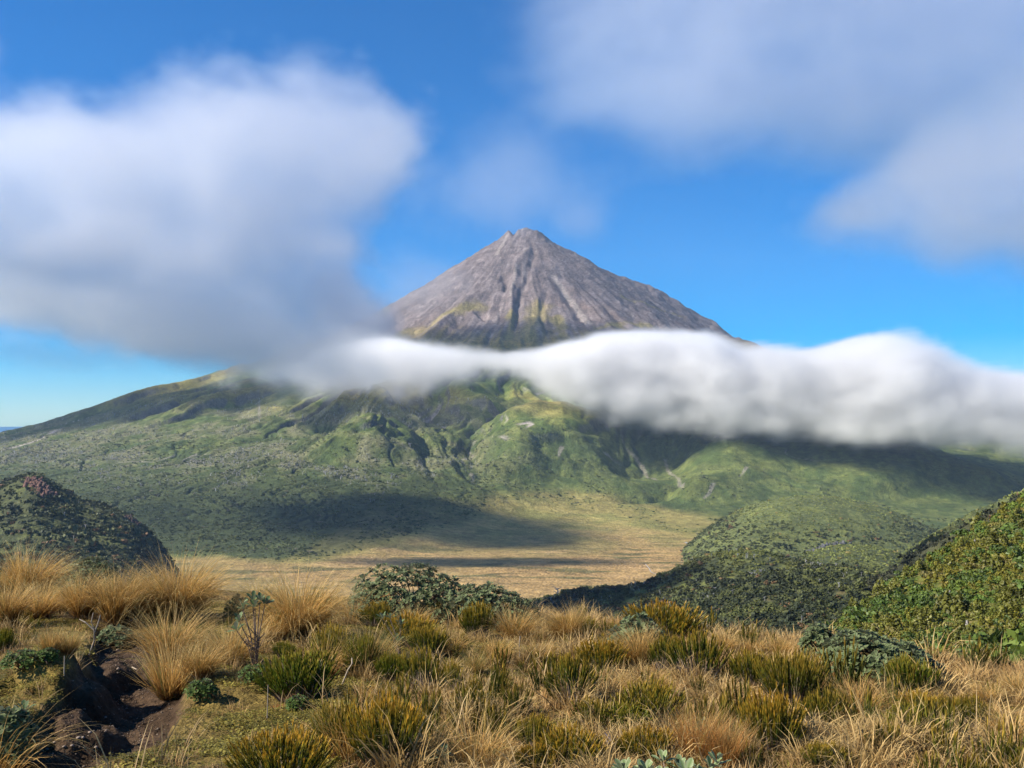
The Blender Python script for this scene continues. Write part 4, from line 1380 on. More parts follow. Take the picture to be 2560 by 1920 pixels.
def needle_bush(seed, shoots=85, rad=0.5, green=(0.066, 0.098, 0.014), mid=(0.185, 0.175, 0.02), tip=(0.36, 0.23, 0.028), leaf=0.125, per=26, bare=0.45, flat=0.34):
    """upright shoots clothed in needle leaves; unit height"""
    r = np.random.default_rng(seed)
    a = r.uniform(0, 6.283, shoots)
    q = np.sqrt(r.random(shoots))
    tx, ty = rad * q * np.cos(a), rad * q * np.sin(a)
    tz = 1.0 - flat * q ** 2.2 + r.normal(size=shoots) * 0.07
    cl = r.uniform(-1, 1, (7, 2)) * rad * 0.8
    cd = np.min(np.hypot(tx[:, None] - cl[None, :, 0], ty[:, None] - cl[None, :, 1]), 1) / rad
    tz -= 0.32 * np.clip(cd - 0.12, 0, 0.7)
    ph = r.uniform(0, 6.283)
    tz += 0.07 * np.sin(3 * a + ph) * q
    tipp = np.stack([tx, ty, tz], 1)
    base = np.stack([tx * 0.42, ty * 0.42, np.full(shoots, -0.03)], 1)
    mid_ = base * 0.45 + tipp * 0.55
    mid_[:, :2] = base[:, :2] + (tipp[:, :2] - base[:, :2]) * 0.62 + r.normal(size=(shoots, 2)) * 0.02
    t = np.linspace(0, 1, 6)[None, :, None]
    C = (1 - t) ** 2 * base[:, None] + 2 * t * (1 - t) * mid_[:, None] + t ** 2 * tipp[:, None]
    sc = r.uniform(0.7, 1.2, shoots)[:, None, None]
    SV, SQ, ST, Sc = ribbons(C, np.full(shoots, 0.0085), 3.0, lambda t: mixc((0.30, 0.235, 0.19), (0.15, 0.11, 0.07), t) * sc, r)
    # leaves along the upper part of each shoot
    n = shoots * per
    s = np.repeat(np.arange(shoots), per)
    f = bare + (1 - bare) * r.random(n) ** 0.85
    f1 = f[:, None]
    p = (1 - f1) ** 2 * base[s] + 2 * f1 * (1 - f1) * mid_[s] + f1 ** 2 * tipp[s]
    ax = tipp[s] - mid_[s]
    ax /= np.linalg.norm(ax, axis=1)[:, None]
    rd = r.normal(size=(n, 3))
    rd -= (rd * ax).sum(1)[:, None] * ax
    rd /= np.linalg.norm(rd, axis=1)[:, None]
    op = r.uniform(0.04, 0.22, n)[:, None] * (1.25 - 0.6 * f1)
    d = ax * np.cos(op) + rd * np.sin(op)
    d[:, 2] += 0.12
    d /= np.linalg.norm(d, axis=1)[:, None]
    sd = np.cross(d, rd)
    l = (leaf * r.uniform(0.7, 1.25, n))[:, None]
    w = l * 0.042
    V = np.stack([p + sd * w * 0.7, p + d * l * 0.45 + sd * w + rd * 0.004, p + d * l, p + d * l * 0.45 - sd * w + rd * 0.004, p - sd * w * 0.7], 1).reshape(-1, 3)
    i = np.arange(n)[:, None] * 5
    Q = np.concatenate([i + [0, 1, 3, 4]])
    T = np.concatenate([i + [1, 2, 3]])
    hgt = np.clip((f - bare) / (1 - bare), 0, 1)
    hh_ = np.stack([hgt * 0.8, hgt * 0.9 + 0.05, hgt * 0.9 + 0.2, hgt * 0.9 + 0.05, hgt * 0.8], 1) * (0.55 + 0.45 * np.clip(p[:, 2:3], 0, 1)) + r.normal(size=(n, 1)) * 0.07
    c = mixc(green, mid, ss(0.15, 0.6, hh_))
    c = mixc(c, tip, ss(0.55, 0.98, hh_))
    sv = r.uniform(0.75, 1.25, shoots)[s]
    c = c * (sv * r.uniform(0.75, 1.25, n))[:, None, None]
    return (V, Q, T, c.reshape(-1, 3)), (SV, SQ, ST, Sc)


def leaf_blade(p, d, nrm, L, wid, r, fold=0.22, droop=0.12):
    """obovate leaves: base p, direction d, upper-side normal nrm (n x 3) -> V, Q with 8 quads"""
    n = len(p)
    sd = np.cross(d, nrm)
    sd /= np.linalg.norm(sd, axis=1)[:, None]
    nrm = np.cross(sd, d)
    st = [(0.0, 0.10), (0.35, 0.62), (0.68, 1.0), (0.9, 0.66), (1.0, 0.06)]
    rows = []
    for t, w in st:
        c = p + d * (L * t)[:, None] - nrm * (droop * L * t * t)[:, None]
        hw = (wid * w)[:, None]
        rows.append(np.stack([c + sd * hw + nrm * hw * fold, c, c - sd * hw + nrm * hw * fold], 1))
    V = np.stack(rows, 1).reshape(-1, 3)           # n, 5, 3
    b = np.arange(n)[:, None, None, None] * 15
    i = np.arange(4)[None, :, None, None] * 3
    j = np.arange(2)[None, None, :, None]
    Q = (b + i + j + np.array([0, 3, 4, 1])).reshape(-1, 4)
    return V, Q


def leather_bush(seed, ros=230, rx=0.75, ry=0.6, h=0.5, leaf=0.055, per=9, green=(0.040, 0.068, 0.020), edge=(0.10, 0.12, 0.055), lump=0.16, slope=0.0, rim=0.25):
    """dome of leaf rosettes; sizes in metres, base at z=0"""
    r = np.random.default_rng(seed)
    m = ros
    a = r.uniform(0, 6.283, m)
    cz = r.random(m) ** 0.8
    rad = np.sqrt(1 - np.clip(cz, 0, 1) ** 2)
    nd = np.stack([rad * np.cos(a), rad * np.sin(a), cz], 1)
    k = 1 + lump * fbm3(nd[:, 0] * 2.2 + seed, nd[:, 1] * 2.2, nd[:, 2] * 2.2, 3, seed=seed % 50) * 2 + r.normal(size=m) * 0.03
    k = k * np.where(r.random(m) < rim, r.uniform(0.72, 0.95, m), 1)
    c = nd * np.array([rx, ry, h]) * k[:, None]
    c[:, 2] += 0.02 + slope * c[:, 0]
    up = nd * np.array([1 / rx, 1 / ry, 1 / h])
    up /= np.linalg.norm(up, axis=1)[:, None]
    up = up + np.array([0, 0, 0.45]) + r.normal(size=(m, 3)) * 0.22
    up /= np.linalg.norm(up, axis=1)[:, None]
    n = m * per
    s = np.repeat(np.arange(m), per)
    az = np.tile(np.arange(per) * 2.4, m) + r.uniform(0, 6, m)[s]
    inner = np.tile(np.linspace(0.15, 1, per), m)
    e1 = np.cross(up, r.normal(size=(m, 3)))
    e1 /= np.linalg.norm(e1, axis=1)[:, None]
    e2 = np.cross(up, e1)
    out = e1[s] * np.cos(az)[:, None] + e2[s] * np.sin(az)[:, None]
    op = (0.35 + 0.95 * inner + r.normal(size=n) * 0.15)[:, None]
    d = up[s] * np.cos(op) + out * np.sin(op)
    nr = up[s] * np.sin(op) - out * np.cos(op)
    L = leaf * (0.6 + 0.5 * inner) * r.uniform(0.8, 1.2, n)
    V, Q = leaf_blade(c[s] + d * 0.006, d, nr, L, L * 0.30, r)
    br = (r.uniform(0.7, 1.3, m)[s] * r.uniform(0.8, 1.2, n))[:, None, None]
    base = np.array(green) * br
    ed = np.broadcast_to(np.array(edge), base.shape) * br
    col = np.concatenate([ed, base, ed], 1)        # edge, midrib, edge
    col = np.repeat(col[:, None], 5, 1).reshape(-1, 3)
    return V, Q, c


def branches(seed, tips, r0=0.012, n=26, base=(0, 0, 0)):
    r = np.random.default_rng(seed)
    k = r.choice(len(tips), min(n, len(tips)), replace=False)
    parts = []
    b = np.array(base, float)
    for i in k:
        e = tips[i] * 0.97
        m_ = b + (e - b) * np.array([0.35, 0.35, 0.55]) + r.normal(size=3) * 0.03
        parts.append(tube(b - np.array([0, 0, 0.04]), m_, r0, r0 * 0.65, 5))
        parts.append(tube(m_, e, r0 * 0.65, r0 * 0.3, 5))
    return join(parts)


m_straw = leaf_mat('straw_blades', transl=0.35, rough=0.55, spec=0.25, var=0.12)
m_skirt = leaf_mat('withered_blades', transl=0.15, rough=0.8, spec=0.1, var=0.1)
m_needle = leaf_mat('needle_leaves', transl=0.28, rough=0.5, spec=0.3, var=0.10)
m_stem = leaf_mat('bare_stems', transl=0.0, rough=0.85, spec=0.1, var=0.1)
m_leather = leaf_mat('leather_leaves', transl=0.16, rough=0.62, spec=0.16, back=(0.24, 0.25, 0.16), var=0.08)
m_bark = leaf_mat('bark', transl=0.0, rough=0.9, spec=0.1, var=0.1)


def wrap(name, label, cat, group, loc, parts, scale=1.0, rz=0.0, tilt=0.0):
    t = bpy.data.objects.new(name, None)
    scene.collection.objects.link(t)
    t.location = [float(c) for c in loc]
    t.rotation_euler = (0, tilt, rz)
    t.scale = (scale if isinstance(scale, tuple) else (scale,) * 3)
    t.empty_display_size = 0.1
    tag(t, label, cat, group)
    for nm, me, mt in parts:
        obj(nm, me, mt, t)
    return t


# ---- tussocks -----------------------------------------------------
TV = {}
SPEC = {'big': dict(n=1500, rb=0.22, spread=0.55, bend=1.9, wind=0.28, w=0.0046, long=1.15), 'sweep': dict(n=1200, rb=0.24, spread=0.45, bend=1.7, wind=0.8, w=0.0048, long=1.2),
        'mid': dict(n=700, rb=0.20, spread=0.5, bend=1.35, wind=0.25, w=0.005), 'tall': dict(n=800, rb=0.15, spread=0.3, bend=1.5, wind=0.4, long=1.1, w=0.0048),
        'upright': dict(n=420, rb=0.22, spread=0.62, bend=0.25, wind=0.05, w=0.0075), 'arch': dict(n=170, rb=0.22, spread=0.75, bend=1.9, wind=0.15, w=0.0062, long=1.45),
        'loose': dict(n=330, rb=0.26, spread=0.6, bend=1.35, wind=0.2, w=0.0058, long=1.2), 'red': dict(n=620, rb=0.26, spread=0.42, bend=0.7, wind=0.1, red=0.75, w=0.005),
        'olive': dict(n=650, rb=0.24, spread=0.55, bend=1.0, wind=0.15, olive=0.5)}
for k, (nm, kw) in enumerate(SPEC.items()):
    TV[nm] = []
    for q in range(3):
        A_, B_ = tussock(900 + 10 * k + q, **kw)
        TV[nm].append((mesh_np('blades', A_[0], A_[1], A_[2], A_[3]), mesh_np('withered_skirt', B_[0], B_[1], B_[2], B_[3])))

TUS = [  # kind, px, base row, top row, label
    ('tall', 18, 1566, 1448, 'straw tussock cut by the left edge of the view, dark shade at its right foot'),
    ('sweep', 78, 1500, 1368, 'great windswept tussock at the far left, tallest on the skyline'),
    ('mid', 8, 1480, 1412, 'brown tussock half hidden behind the windswept one at the left edge'),
    ('mid', 96, 1548, 1450, 'pale shaggy tussock below the great windswept one'),
    ('mid', 150, 1535, 1468, 'small pale tussock between the shaggy one and the skyline bush'),
    ('tall', 205, 1546, 1428, 'slim golden tussock below the far left leathery bush'),
    ('tall', 290, 1562, 1420, 'upright golden tussock left of centre in the tall row'),
    ('tall', 345, 1552, 1424, 'golden tussock between the upright one and the biggest of the row'),
    ('big', 448, 1548, 1394, 'biggest tussock of the tall row, drooping over the tan swamp'),
    ('mid', 395, 1545, 1430, 'tussock filling the gap left of the biggest of the tall row'),
    ('mid', 428, 1662, 1522, 'shaggy tussock in front of the tall row beside the path'),
    ('upright', 425, 1742, 1606, 'pale leaning tussock lowest beside the dirt path'),
    ('mid', 505, 1692, 1600, 'short brown tussock right of the pale leaning one'),
    ('mid', 578, 1668, 1556, 'spiky tussock left of the small leafy bush with bare stems'),
    ('upright', 125, 1632, 1570, 'left half of the small double straw tuft on the moss'),
    ('upright', 172, 1634, 1574, 'right half of the small double straw tuft on the moss'),
    ('big', 750, 1592, 1438, 'large rounded golden tussock standing alone behind the bright green bush'),
    ('tall', 655, 1548, 1452, 'thin tussock just left behind the large rounded one'),
    ('loose', 812, 1692, 1584, 'loose straw tussock arching in front of the olive bush'),
    ('mid', 940, 1536, 1462, 'dense short tussock against the left side of the dark leathery dome'),
    ('arch', 884, 1562, 1470, 'thin arching tussock left of the dark leathery dome'),
    ('mid', 1032, 1582, 1516, 'pale short tussock under the dark leathery dome'),
    ('olive', 922, 1684, 1562, 'olive tussock arching between two green bushes'),
    ('mid', 1290, 1604, 1516, 'tan tussock below the low leathery patch'),
    ('sweep', 1418, 1604, 1512, 'bright straw tussock on the skyline right of the leathery patch'),
    ('arch', 905, 1764, 1686, 'few long straws arching beside the bright green bush'),
    ('loose', 868, 1902, 1742, 'straw tussock growing between the two halves of the front olive bush'),
    ('arch', 1062, 1912, 1792, 'long arching straws at the right of the front olive bush'),
    ('loose', 1195, 1928, 1782, 'straw tussock at the bottom edge near the middle'),
    ('olive', 1188, 1684, 1626, 'small grey olive tuft in the middle of the dry grass'),
    ('sweep', 1592, 1668, 1562, 'tussock leaning to the left against the small leafy bush'),
    ('loose', 1622, 1752, 1660, 'pale arching tussock in front of the bare stemmed bush'),
    ('loose', 1518, 1762, 1668, 'golden arching tussock left of the pale one'),
    ('red', 1742, 1908, 1764, 'big orange brown tussock at the bottom right of centre'),
    ('red', 1812, 1918, 1792, 'reddish tussock beside the orange needle bush'),
    ('mid', 1810, 1634, 1580, 'small reddish tussock on the skyline right of the bare stemmed bush'),
    ('loose', 2148, 1792, 1686, 'pale straw tussock below the long leathery patch'),
    ('mid', 2240, 1874, 1788, 'upright straw tuft left of the lower right needle bush'),
    ('arch', 2400, 1922, 1862, 'arching straw tuft at the bottom right edge'),
    ('loose', 2525, 1852, 1758, 'pale loose tussock near the right edge'),
    ('arch', -15, 1965, 1770, 'near tussock in the bottom left corner with very long arching straws'),
    ('arch', 2142, 1945, 1868, 'long pale straws arching over the bottom edge on the right'),
    ('mid', 2545, 1745, 1680, 'straw tuft cut by the right edge'),
    ('mid', 1950, 1642, 1592, 'pale fuzzy tussock on the skyline left of the long leathery patch'),
    ('mid', 1880, 1640, 1590, 'dry tussock on the skyline above the wide green needle bush'),
    ('loose', 1130, 1640, 1570, 'wispy dry tussock in the dry grass below the leathery dome'),
    ('mid', 1240, 1660, 1590, 'dry tussock right of the small grey olive tuft'),
    ('loose', 1350, 1660, 1590, 'ragged dry tussock below the bright skyline straw'),
    ('mid', 690, 1600, 1520, 'low straw tuft at the left foot of the large rounded tussock'),
    ('loose', 2330, 1770, 1715, 'thin straw tuft behind the row of small needle bushes'),
    ('loose', 2090, 1700, 1640, 'dry straw tuft at the left end of the long leathery patch'),
    ('mid', 2460, 1760, 1705, 'dry straw tuft above the rightmost small needle bush'),
]
rt = np.random.default_rng(930)
tall_of, wide_of = {}, {}


def measure(me):
    a_ = np.empty(len(me.vertices) * 3, np.float32)
    me.vertices.foreach_get('co', a_)
    a_ = a_.reshape(-1, 3)
    tall_of[me.name] = float(np.percentile(a_[:, 2], 99.0))
    wide_of[me.name] = float(np.percentile(np.abs(a_[:, 0]), 98.5) * 2)


for vv in TV.values():
    for m1, m2 in vv:
        measure(m1)
for k, (kd, px, by, ty, lab) in enumerate(TUS):
    P = on_ground(px, by)
    h = (by - ty) / F * P[1]
    v = TV[kd][(k * 5 + px) % 3]
    tall = {'arch': 0.92, 'loose': 0.9, 'sweep': 0.86, 'big': 0.97, 'upright': 1.0}.get(kd, 0.98)
    s = h / (tall_of[v[0].name] * 1.0)
    flip = px in (1592, 1418)
    wdn = s * (1.12 if kd in ('tall', 'mid') else 1.0)
    t = wrap('tussock', lab, 'tussock', 'tussocks on the ridge top', P, [('blades', v[0], m_straw), ('withered_skirt', v[1], m_skirt)],
             scale=(-wdn if flip else wdn, wdn, s), rz=float(rt.uniform(-0.5, 0.5)))

# ---- needle bushes --------------------------------------------------
NV = {}
NS = {'green': dict(shoots=240, rad=0.52, tip=(0.28, 0.21, 0.024), mid=(0.14, 0.18, 0.018), green=(0.066, 0.115, 0.012), per=40, bare=0.25),
      'olive': dict(shoots=200, rad=0.55, per=38, bare=0.32), 'gold': dict(shoots=220, rad=0.58, per=38, bare=0.32, tip=(0.44, 0.24, 0.024), mid=(0.225, 0.19, 0.02)),
      'bare': dict(shoots=150, rad=0.56, per=38, bare=0.5), 'narrow': dict(shoots=90, rad=0.42, per=40, bare=0.36), 'wide': dict(shoots=330, rad=0.85, per=38, bare=0.30, flat=0.2)}
for k, (nm, kw) in enumerate(NS.items()):
    NV[nm] = []
    for q in range(4):
        A_, B_ = needle_bush(960 + 10 * k + q, **kw)
        NV[nm].append((mesh_np('needles', *A_[:3], A_[3]), mesh_np('stems', *B_[:3], B_[3])))
for vv in NV.values():
    for m1, m2 in vv:
        measure(m1)
NDL = [  # kind, px, base, top, width px, label
    ('green', 745, 1748, 1638, 168, 'bright green round needle bush beside a rusty red patch of moss'),
    ('gold', 705, 1960, 1843, 218, 'gold topped needle bush cut by the bottom edge, left of centre'),
    ('olive', 838, 1890, 1770, 110, 'left half of the front olive needle bush with straws through it'),
    ('gold', 962, 1915, 1758, 165, 'right golden half of the front olive needle bush'),
    ('olive', 825, 1672, 1576, 88, 'olive needle bush at the right foot of the large rounded tussock'),
    ('green', 900, 1688, 1598, 74, 'dark green needle bush right of the loose straw tussock'),
    ('green', 980, 1702, 1638, 72, 'low green needle bush left of the twin with grey stems'),
    ('bare', 1055, 1728, 1632, 98, 'needle bush with grey stems in the middle of the left group'),
    ('narrow', 1125, 1738, 1662, 62, 'slim needle bush at the right end of the left group'),
    ('narrow', 1175, 1798, 1704, 72, 'single upright needle bush standing alone on tan moss'),
    ('olive', 937, 1564, 1510, 76, 'small olive needle bush just below the dense short tussock'),
    ('gold', 1022, 1614, 1543, 112, 'gold topped needle bush behind the small leafy sprig'),
    ('olive', 1070, 1644, 1574, 92, 'olive needle bush right of the small leafy sprig'),
    ('olive', 1195, 1594, 1513, 74, 'olive needle bush in front of the low leathery patch'),
    ('bare', 1425, 1764, 1648, 108, 'large olive needle bush with dark gaps, left of the arching straws'),
    ('gold', 1505, 1684, 1610, 114, 'gold topped needle bush above the golden arching tussock'),
    ('narrow', 1388, 1694, 1638, 62, 'small needle bush at the left of the large olive one'),
    ('gold', 1660, 1596, 1516, 156, 'orange topped needle bush on the skyline behind the leafy bush'),
    ('bare', 1748, 1694, 1586, 124, 'needle bush on many pale bare stems, dark on its right side'),
    ('bare', 1668, 1684, 1594, 78, 'darker needle bush joined to the left of the bare stemmed one'),
    ('olive', 1880, 1718, 1638, 96, 'left part of the wide green needle bush'),
    ('wide', 1978, 1758, 1643, 142, 'wide green needle bush with flat top on the right'),
    ('gold', 1932, 1878, 1748, 136, 'orange needle bush with deep shade at its right foot'),
    ('bare', 2036, 1820, 1744, 68, 'small needle bush with bare stems right of the orange one'),
    ('green', 1565, 1834, 1768, 122, 'fresh green needle bush above the grey dead stems'),
    ('olive', 1622, 1814, 1716, 152, 'broad olive needle bush below the pale arching tussock'),
    ('narrow', 1475, 1818, 1752, 82, 'thin needle bush left of the broad olive one'),
    ('gold', 1610, 1904, 1826, 116, 'golden needle bush just above the silvery leaved plant'),
    ('olive', 1332, 1872, 1796, 84, 'olive needle bush in the lower middle, uppermost of a loose three'),
    ('gold', 1420, 1920, 1832, 146, 'rusty needle bush in the lower middle at the right of three'),
    ('gold', 1335, 1935, 1868, 90, 'rusty needle bush on the bottom edge in the lower middle'),
    ('green', 2278, 1742, 1656, 112, 'flat topped bright needle bush in front of the long leathery patch'),
    ('green', 2282, 1868, 1774, 122, 'green needle bush with a dark shadow, lower right'),
    ('gold', 2295, 1796, 1738, 90, 'golden low needle bush behind the lower right green one'),
    ('olive', 2362, 1808, 1748, 74, 'middle one of the low needle bushes on the right'),
    ('olive', 2426, 1814, 1748, 68, 'rightmost of the low needle bushes on the right'),
    ('olive', 2066, 1928, 1862, 98, 'needle bush on the bottom edge right of the orange one'),
    ('green', 2556, 1945, 1876, 80, 'needle bush in the bottom right corner'),
    ('green', 710, 1642, 1608, 48, 'tiny green cushion just above the bright green bush'),
    ('green', 8, 1630, 1578, 52, 'green needle bush at the left edge on the moss'),
    ('green', 2082, 1770, 1722, 66, 'dark green cushion bush in shade right of the wide one'),
    ('green', 1254, 1752, 1730, 44, 'small green cushion right of the lone upright bush'),
    ('olive', 1405, 1590, 1545, 60, 'olive needle bush behind the bright skyline straw'),
    ('olive', 1455, 1600, 1548, 70, 'dull olive needle bush on the skyline beside the bright straw'),
]
for k, (kd, px, by, ty, wpx, lab) in enumerate(NDL):
    P = on_ground(px, by)
    v = NV[kd][(k * 7 + px) % 4]
    h = (by - ty) / F * P[1] / tall_of[v[0].name] * 1.06
    sx = wpx / F * P[1] / wide_of[v[0].name] * 1.12
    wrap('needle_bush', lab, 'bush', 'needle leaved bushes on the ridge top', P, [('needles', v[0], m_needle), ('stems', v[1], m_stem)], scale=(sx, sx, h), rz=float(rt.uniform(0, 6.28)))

# ---- leathery bushes -----------------------------------------------
LEA = [  # px, base, top, width px, leaf m, rosettes, slope, label, kind
    (1035, 1545, 1412, 320, 0.043, 640, -0.10, 'big dark leathery dome bush on the skyline in the middle'),
    (1250, 1562, 1474, 250, 0.042, 420, -0.30, 'low leathery bush running down to the right of the big dome'),
    (222, 1470, 1396, 150, 0.050, 240, 0.0, 'dark leathery bush on the skyline behind the left tussocks'),
    (1592, 1640, 1546, 138, 0.062, 110, 0.0, 'glossy leafy bush behind the left leaning tussock'),
    (2046, 1640, 1566, 80, 0.050, 90, 0.0, 'upright leafy bush at the left end of the long leathery patch'),
    (2215, 1700, 1602, 310, 0.040, 640, -0.22, 'long low leathery patch along the right edge of the ridge'),
    (595, 1545, 1494, 66, 0.045, 60, 0.0, 'small pale leafy bush behind the bush with bare stems'),
    (290, 1614, 1572, 90, 0.040, 70, 0.0, 'low dark leafy bush at the head of the dirt path'),
    (25, 1895, 1785, 120, 0.050, 60, 0.0, 'leafy bush in the bottom left corner behind the long straws'),
    (118, 1655, 1632, 50, 0.024, 60, 0.0, 'bright low herb under the small double straw tuft'),
    (505, 1748, 1712, 80, 0.024, 90, 0.0, 'low green herb patch right of the pale leaning tussock'),
    (745, 1775, 1752, 52, 0.022, 60, 0.0, 'small dark green herb below the bright green bush'),
    (60, 1668, 1640, 110, 0.026, 90, 0.0, 'dark low herb patch on the left bank'),
    (640, 1705, 1672, 90, 0.022, 90, 0.0, 'dark low herb patch left of the bright green bush'),
]
for k, (px, by, ty, wpx, lf, ros, sl, lab) in enumerate(LEA):
    P = on_ground(px, by)
    h = (by - ty) / F * P[1]
    wd = wpx / F * P[1] / 2
    herb = lf < 0.03
    V, Q, tips = leather_bush(1000 + k, ros, wd * 0.94, min(wd, 0.6) * 0.85, h * 0.9, lf, 9 if not herb else 7, slope=sl,
                              green=(0.040, 0.068, 0.020) if not herb else (0.055, 0.095, 0.018), edge=(0.10, 0.12, 0.055) if not herb else (0.07, 0.11, 0.022))
    n = len(V) // 15
    r = np.random.default_rng(1100 + k)
    g_, e_ = ((0.046, 0.078, 0.022), (0.150, 0.165, 0.085)) if not herb else ((0.055, 0.092, 0.018), (0.070, 0.105, 0.022))  # pale leaf margins, lightened further to paint in highlights
    br = r.uniform(0.65, 1.35, n)[:, None, None]
    row = np.stack([np.array(e_), np.array(g_), np.array(e_)])[None] * br
    col = np.repeat(row[:, None], 5, 1).reshape(-1, 3)
    parts = [('foliage', mesh_np('foliage', V, Q=Q, col=col), m_leather)]
    bv, bq = branches(1200 + k, tips, 0.011 if not herb else 0.004, 24)
    parts.append(('branches', mesh_np('branches', bv, Q=bq, col=np.full((len(bv), 3), (0.10, 0.07, 0.05))), m_bark))
    wrap('leathery_bush' if not herb else 'herb', lab, 'bush' if not herb else 'herb', None, P, parts)


def rosette_leaves(seed, tip, up, n, L, r):
    az = np.arange(n) * 2.4 + r.uniform(0, 6)
    up = np.array(up) / np.linalg.norm(up)
    e1 = np.cross(up, (0.3, 0.5, 0.1)); e1 /= np.linalg.norm(e1)
    e2 = np.cross(up, e1)
    out = e1 * np.cos(az)[:, None] + e2 * np.sin(az)[:, None]
    op = np.linspace(0.35, 1.25, n)[:, None] + r.normal(size=(n, 1)) * 0.1
    d = up * np.cos(op) + out * np.sin(op)
    nr = up * np.sin(op) - out * np.cos(op)
    l = L * r.uniform(0.75, 1.15, n)
    return leaf_blade(np.array(tip) + d * 0.008, d, nr, l, l * 0.23, r, fold=0.3)


# two plants whose leaves can be picked out one by one
def leafy_plant(label, px, by, tips, L, per, green, edge, seed, extra=None):
    P = on_ground(px, by)
    r = np.random.default_rng(seed)
    t = bpy.data.objects.new('leafy_plant', None)
    scene.collection.objects.link(t)
    t.location = P.tolist()
    tag(t, label, 'plant')
    st = [tube((0, 0, -0.05), (tp[0] * 0.4, tp[1] * 0.4, tp[2] * 0.55), 0.006, 0.0045, 6) for tp in tips]
    st += [tube((tp[0] * 0.4, tp[1] * 0.4, tp[2] * 0.55), tp, 0.0045, 0.003, 6) for tp in tips]
    v, q = join(st + (extra or []))
    obj('stems', mesh_np('stems', v, Q=q, col=np.full((len(v), 3), (0.16, 0.12, 0.10))), m_bark, t)
    for tp in tips:
        V, Q = rosette_leaves(seed, tp, (tp[0] * 1.2 + r.normal() * 0.1, tp[1] * 1.2 + r.normal() * 0.1, 1), per, L, r)
        for k in range(per):
            c = np.repeat(np.stack([edge, green, edge])[None], 5, 0).reshape(-1, 3) * r.uniform(0.75, 1.2)
            obj('leaf', mesh_np('leaf', V[k * 15:(k + 1) * 15], Q=Q[:8], col=c, smooth=True), m_leather, t)
    return t


r = np.random.default_rng(1300)
tips = [(-0.20 + 0.027 * k + r.normal() * 0.01, r.normal() * 0.07, 0.09 + r.uniform(-0.03, 0.03)) for k in range(16)]
leafy_plant('silvery edged broad leaved plant on the bottom edge of the view', 1675, 1985, tips, 0.062, 8, np.array((0.125, 0.185, 0.060)), np.array((0.30, 0.34, 0.19)), 1301)
leafy_plant('few silvery edged leaves on the bottom edge near the middle', 1085, 1940, [(-0.04, 0, 0.05), (0.03, 0.02, 0.07)], 0.065, 8, np.array((0.085, 0.14, 0.05)), np.array((0.20, 0.235, 0.13)), 1302)
leafy_plant('small leafy sprig between olive bushes under the dark dome', 1000, 1640, [(-0.08, 0, 0.30), (0.0, 0.03, 0.24), (-0.02, -0.03, 0.12), (-0.14, 0.02, 0.29)], 0.06, 7, np.array((0.06, 0.10, 0.035)), np.array((0.12, 0.15, 0.07)), 1303)
extra = []
for k in range(12):
    a = r.uniform(0, 6.28)
    z0 = r.uniform(0.08, 0.24)
    extra.append(tube((0.01, 0, z0), (0.10 * math.cos(a), 0.08 * math.sin(a), z0 + r.uniform(0.0, 0.12)), 0.005, 0.002, 5))
leafy_plant('small bush with a green leafy head on bare grey stems', 640, 1668, [(-0.10, 0.0, 0.44), (-0.03, 0.02, 0.50), (0.03, 0, 0.50), (0.06, 0.03, 0.47), (-0.13, 0.02, 0.34), (-0.14, -0.02, 0.28), (0.0, -0.03, 0.46)],
            0.07, 8, np.array((0.065, 0.11, 0.035)), np.array((0.14, 0.17, 0.085)), 1304, extra)
leafy_plant('pale small sprout inside the orange brown tussock', 1750, 1860, [(0.0, -0.05, 0.10), (0.06, -0.04, 0.05)], 0.05, 7, np.array((0.13, 0.16, 0.06)), np.array((0.2, 0.22, 0.12)), 1305)
leafy_plant('leafy sprout in the bottom left corner under arching straws', 45, 1880, [(-0.05, 0, 0.16), (0.02, 0.03, 0.2), (-0.02, -0.05, 0.08), (0.05, -0.02, 0.10)], 0.06, 8, np.array((0.075, 0.125, 0.04)), np.array((0.16, 0.2, 0.1)), 1306)

# ---- dead twigs --------------------------------------------------------
TWG = [('forked bare twig standing at the head of the dirt path', 222, 1638, [[(222, 1638), (236, 1600), (235, 1572), (228, 1555), (233, 1532)], [(235, 1575), (214, 1556), (198, 1548)], [(237, 1580), (246, 1555), (251, 1537)]]),
       ('thin upright dry stalk on the mossy bank', 160, 1690, [[(160, 1690), (161, 1640)]]),
       ('thin dry stalk in front of the bright green bush', 668, 1795, [[(668, 1795), (670, 1712)]]),
       ('curved dry stalk at the left of the pale leaning tussock', 376, 1682, [[(376, 1682), (362, 1655), (358, 1628)]]),
       ('bent pale stalk below the big leathery dome', 1300, 1655, [[(1325, 1675), (1300, 1648), (1298, 1615), (1300, 1590)]]),
       ('pale stalk right of the slim needle bush', 862, 1710, [[(856, 1710), (870, 1675), (880, 1660), (880, 1645)]]),
       ('short pale stick lying on the dirt path', 337, 1672, [[(330, 1668), (347, 1676)]]),
       ('grey dead stems leaning beside the golden needle bush', 1530, 1890, [[(1560, 1895), (1535, 1860), (1512, 1832)], [(1552, 1890), (1530, 1850), (1520, 1828)], [(1556, 1900), (1545, 1868), (1534, 1840)], [(1540, 1890), (1522, 1860), (1514, 1846)]])]
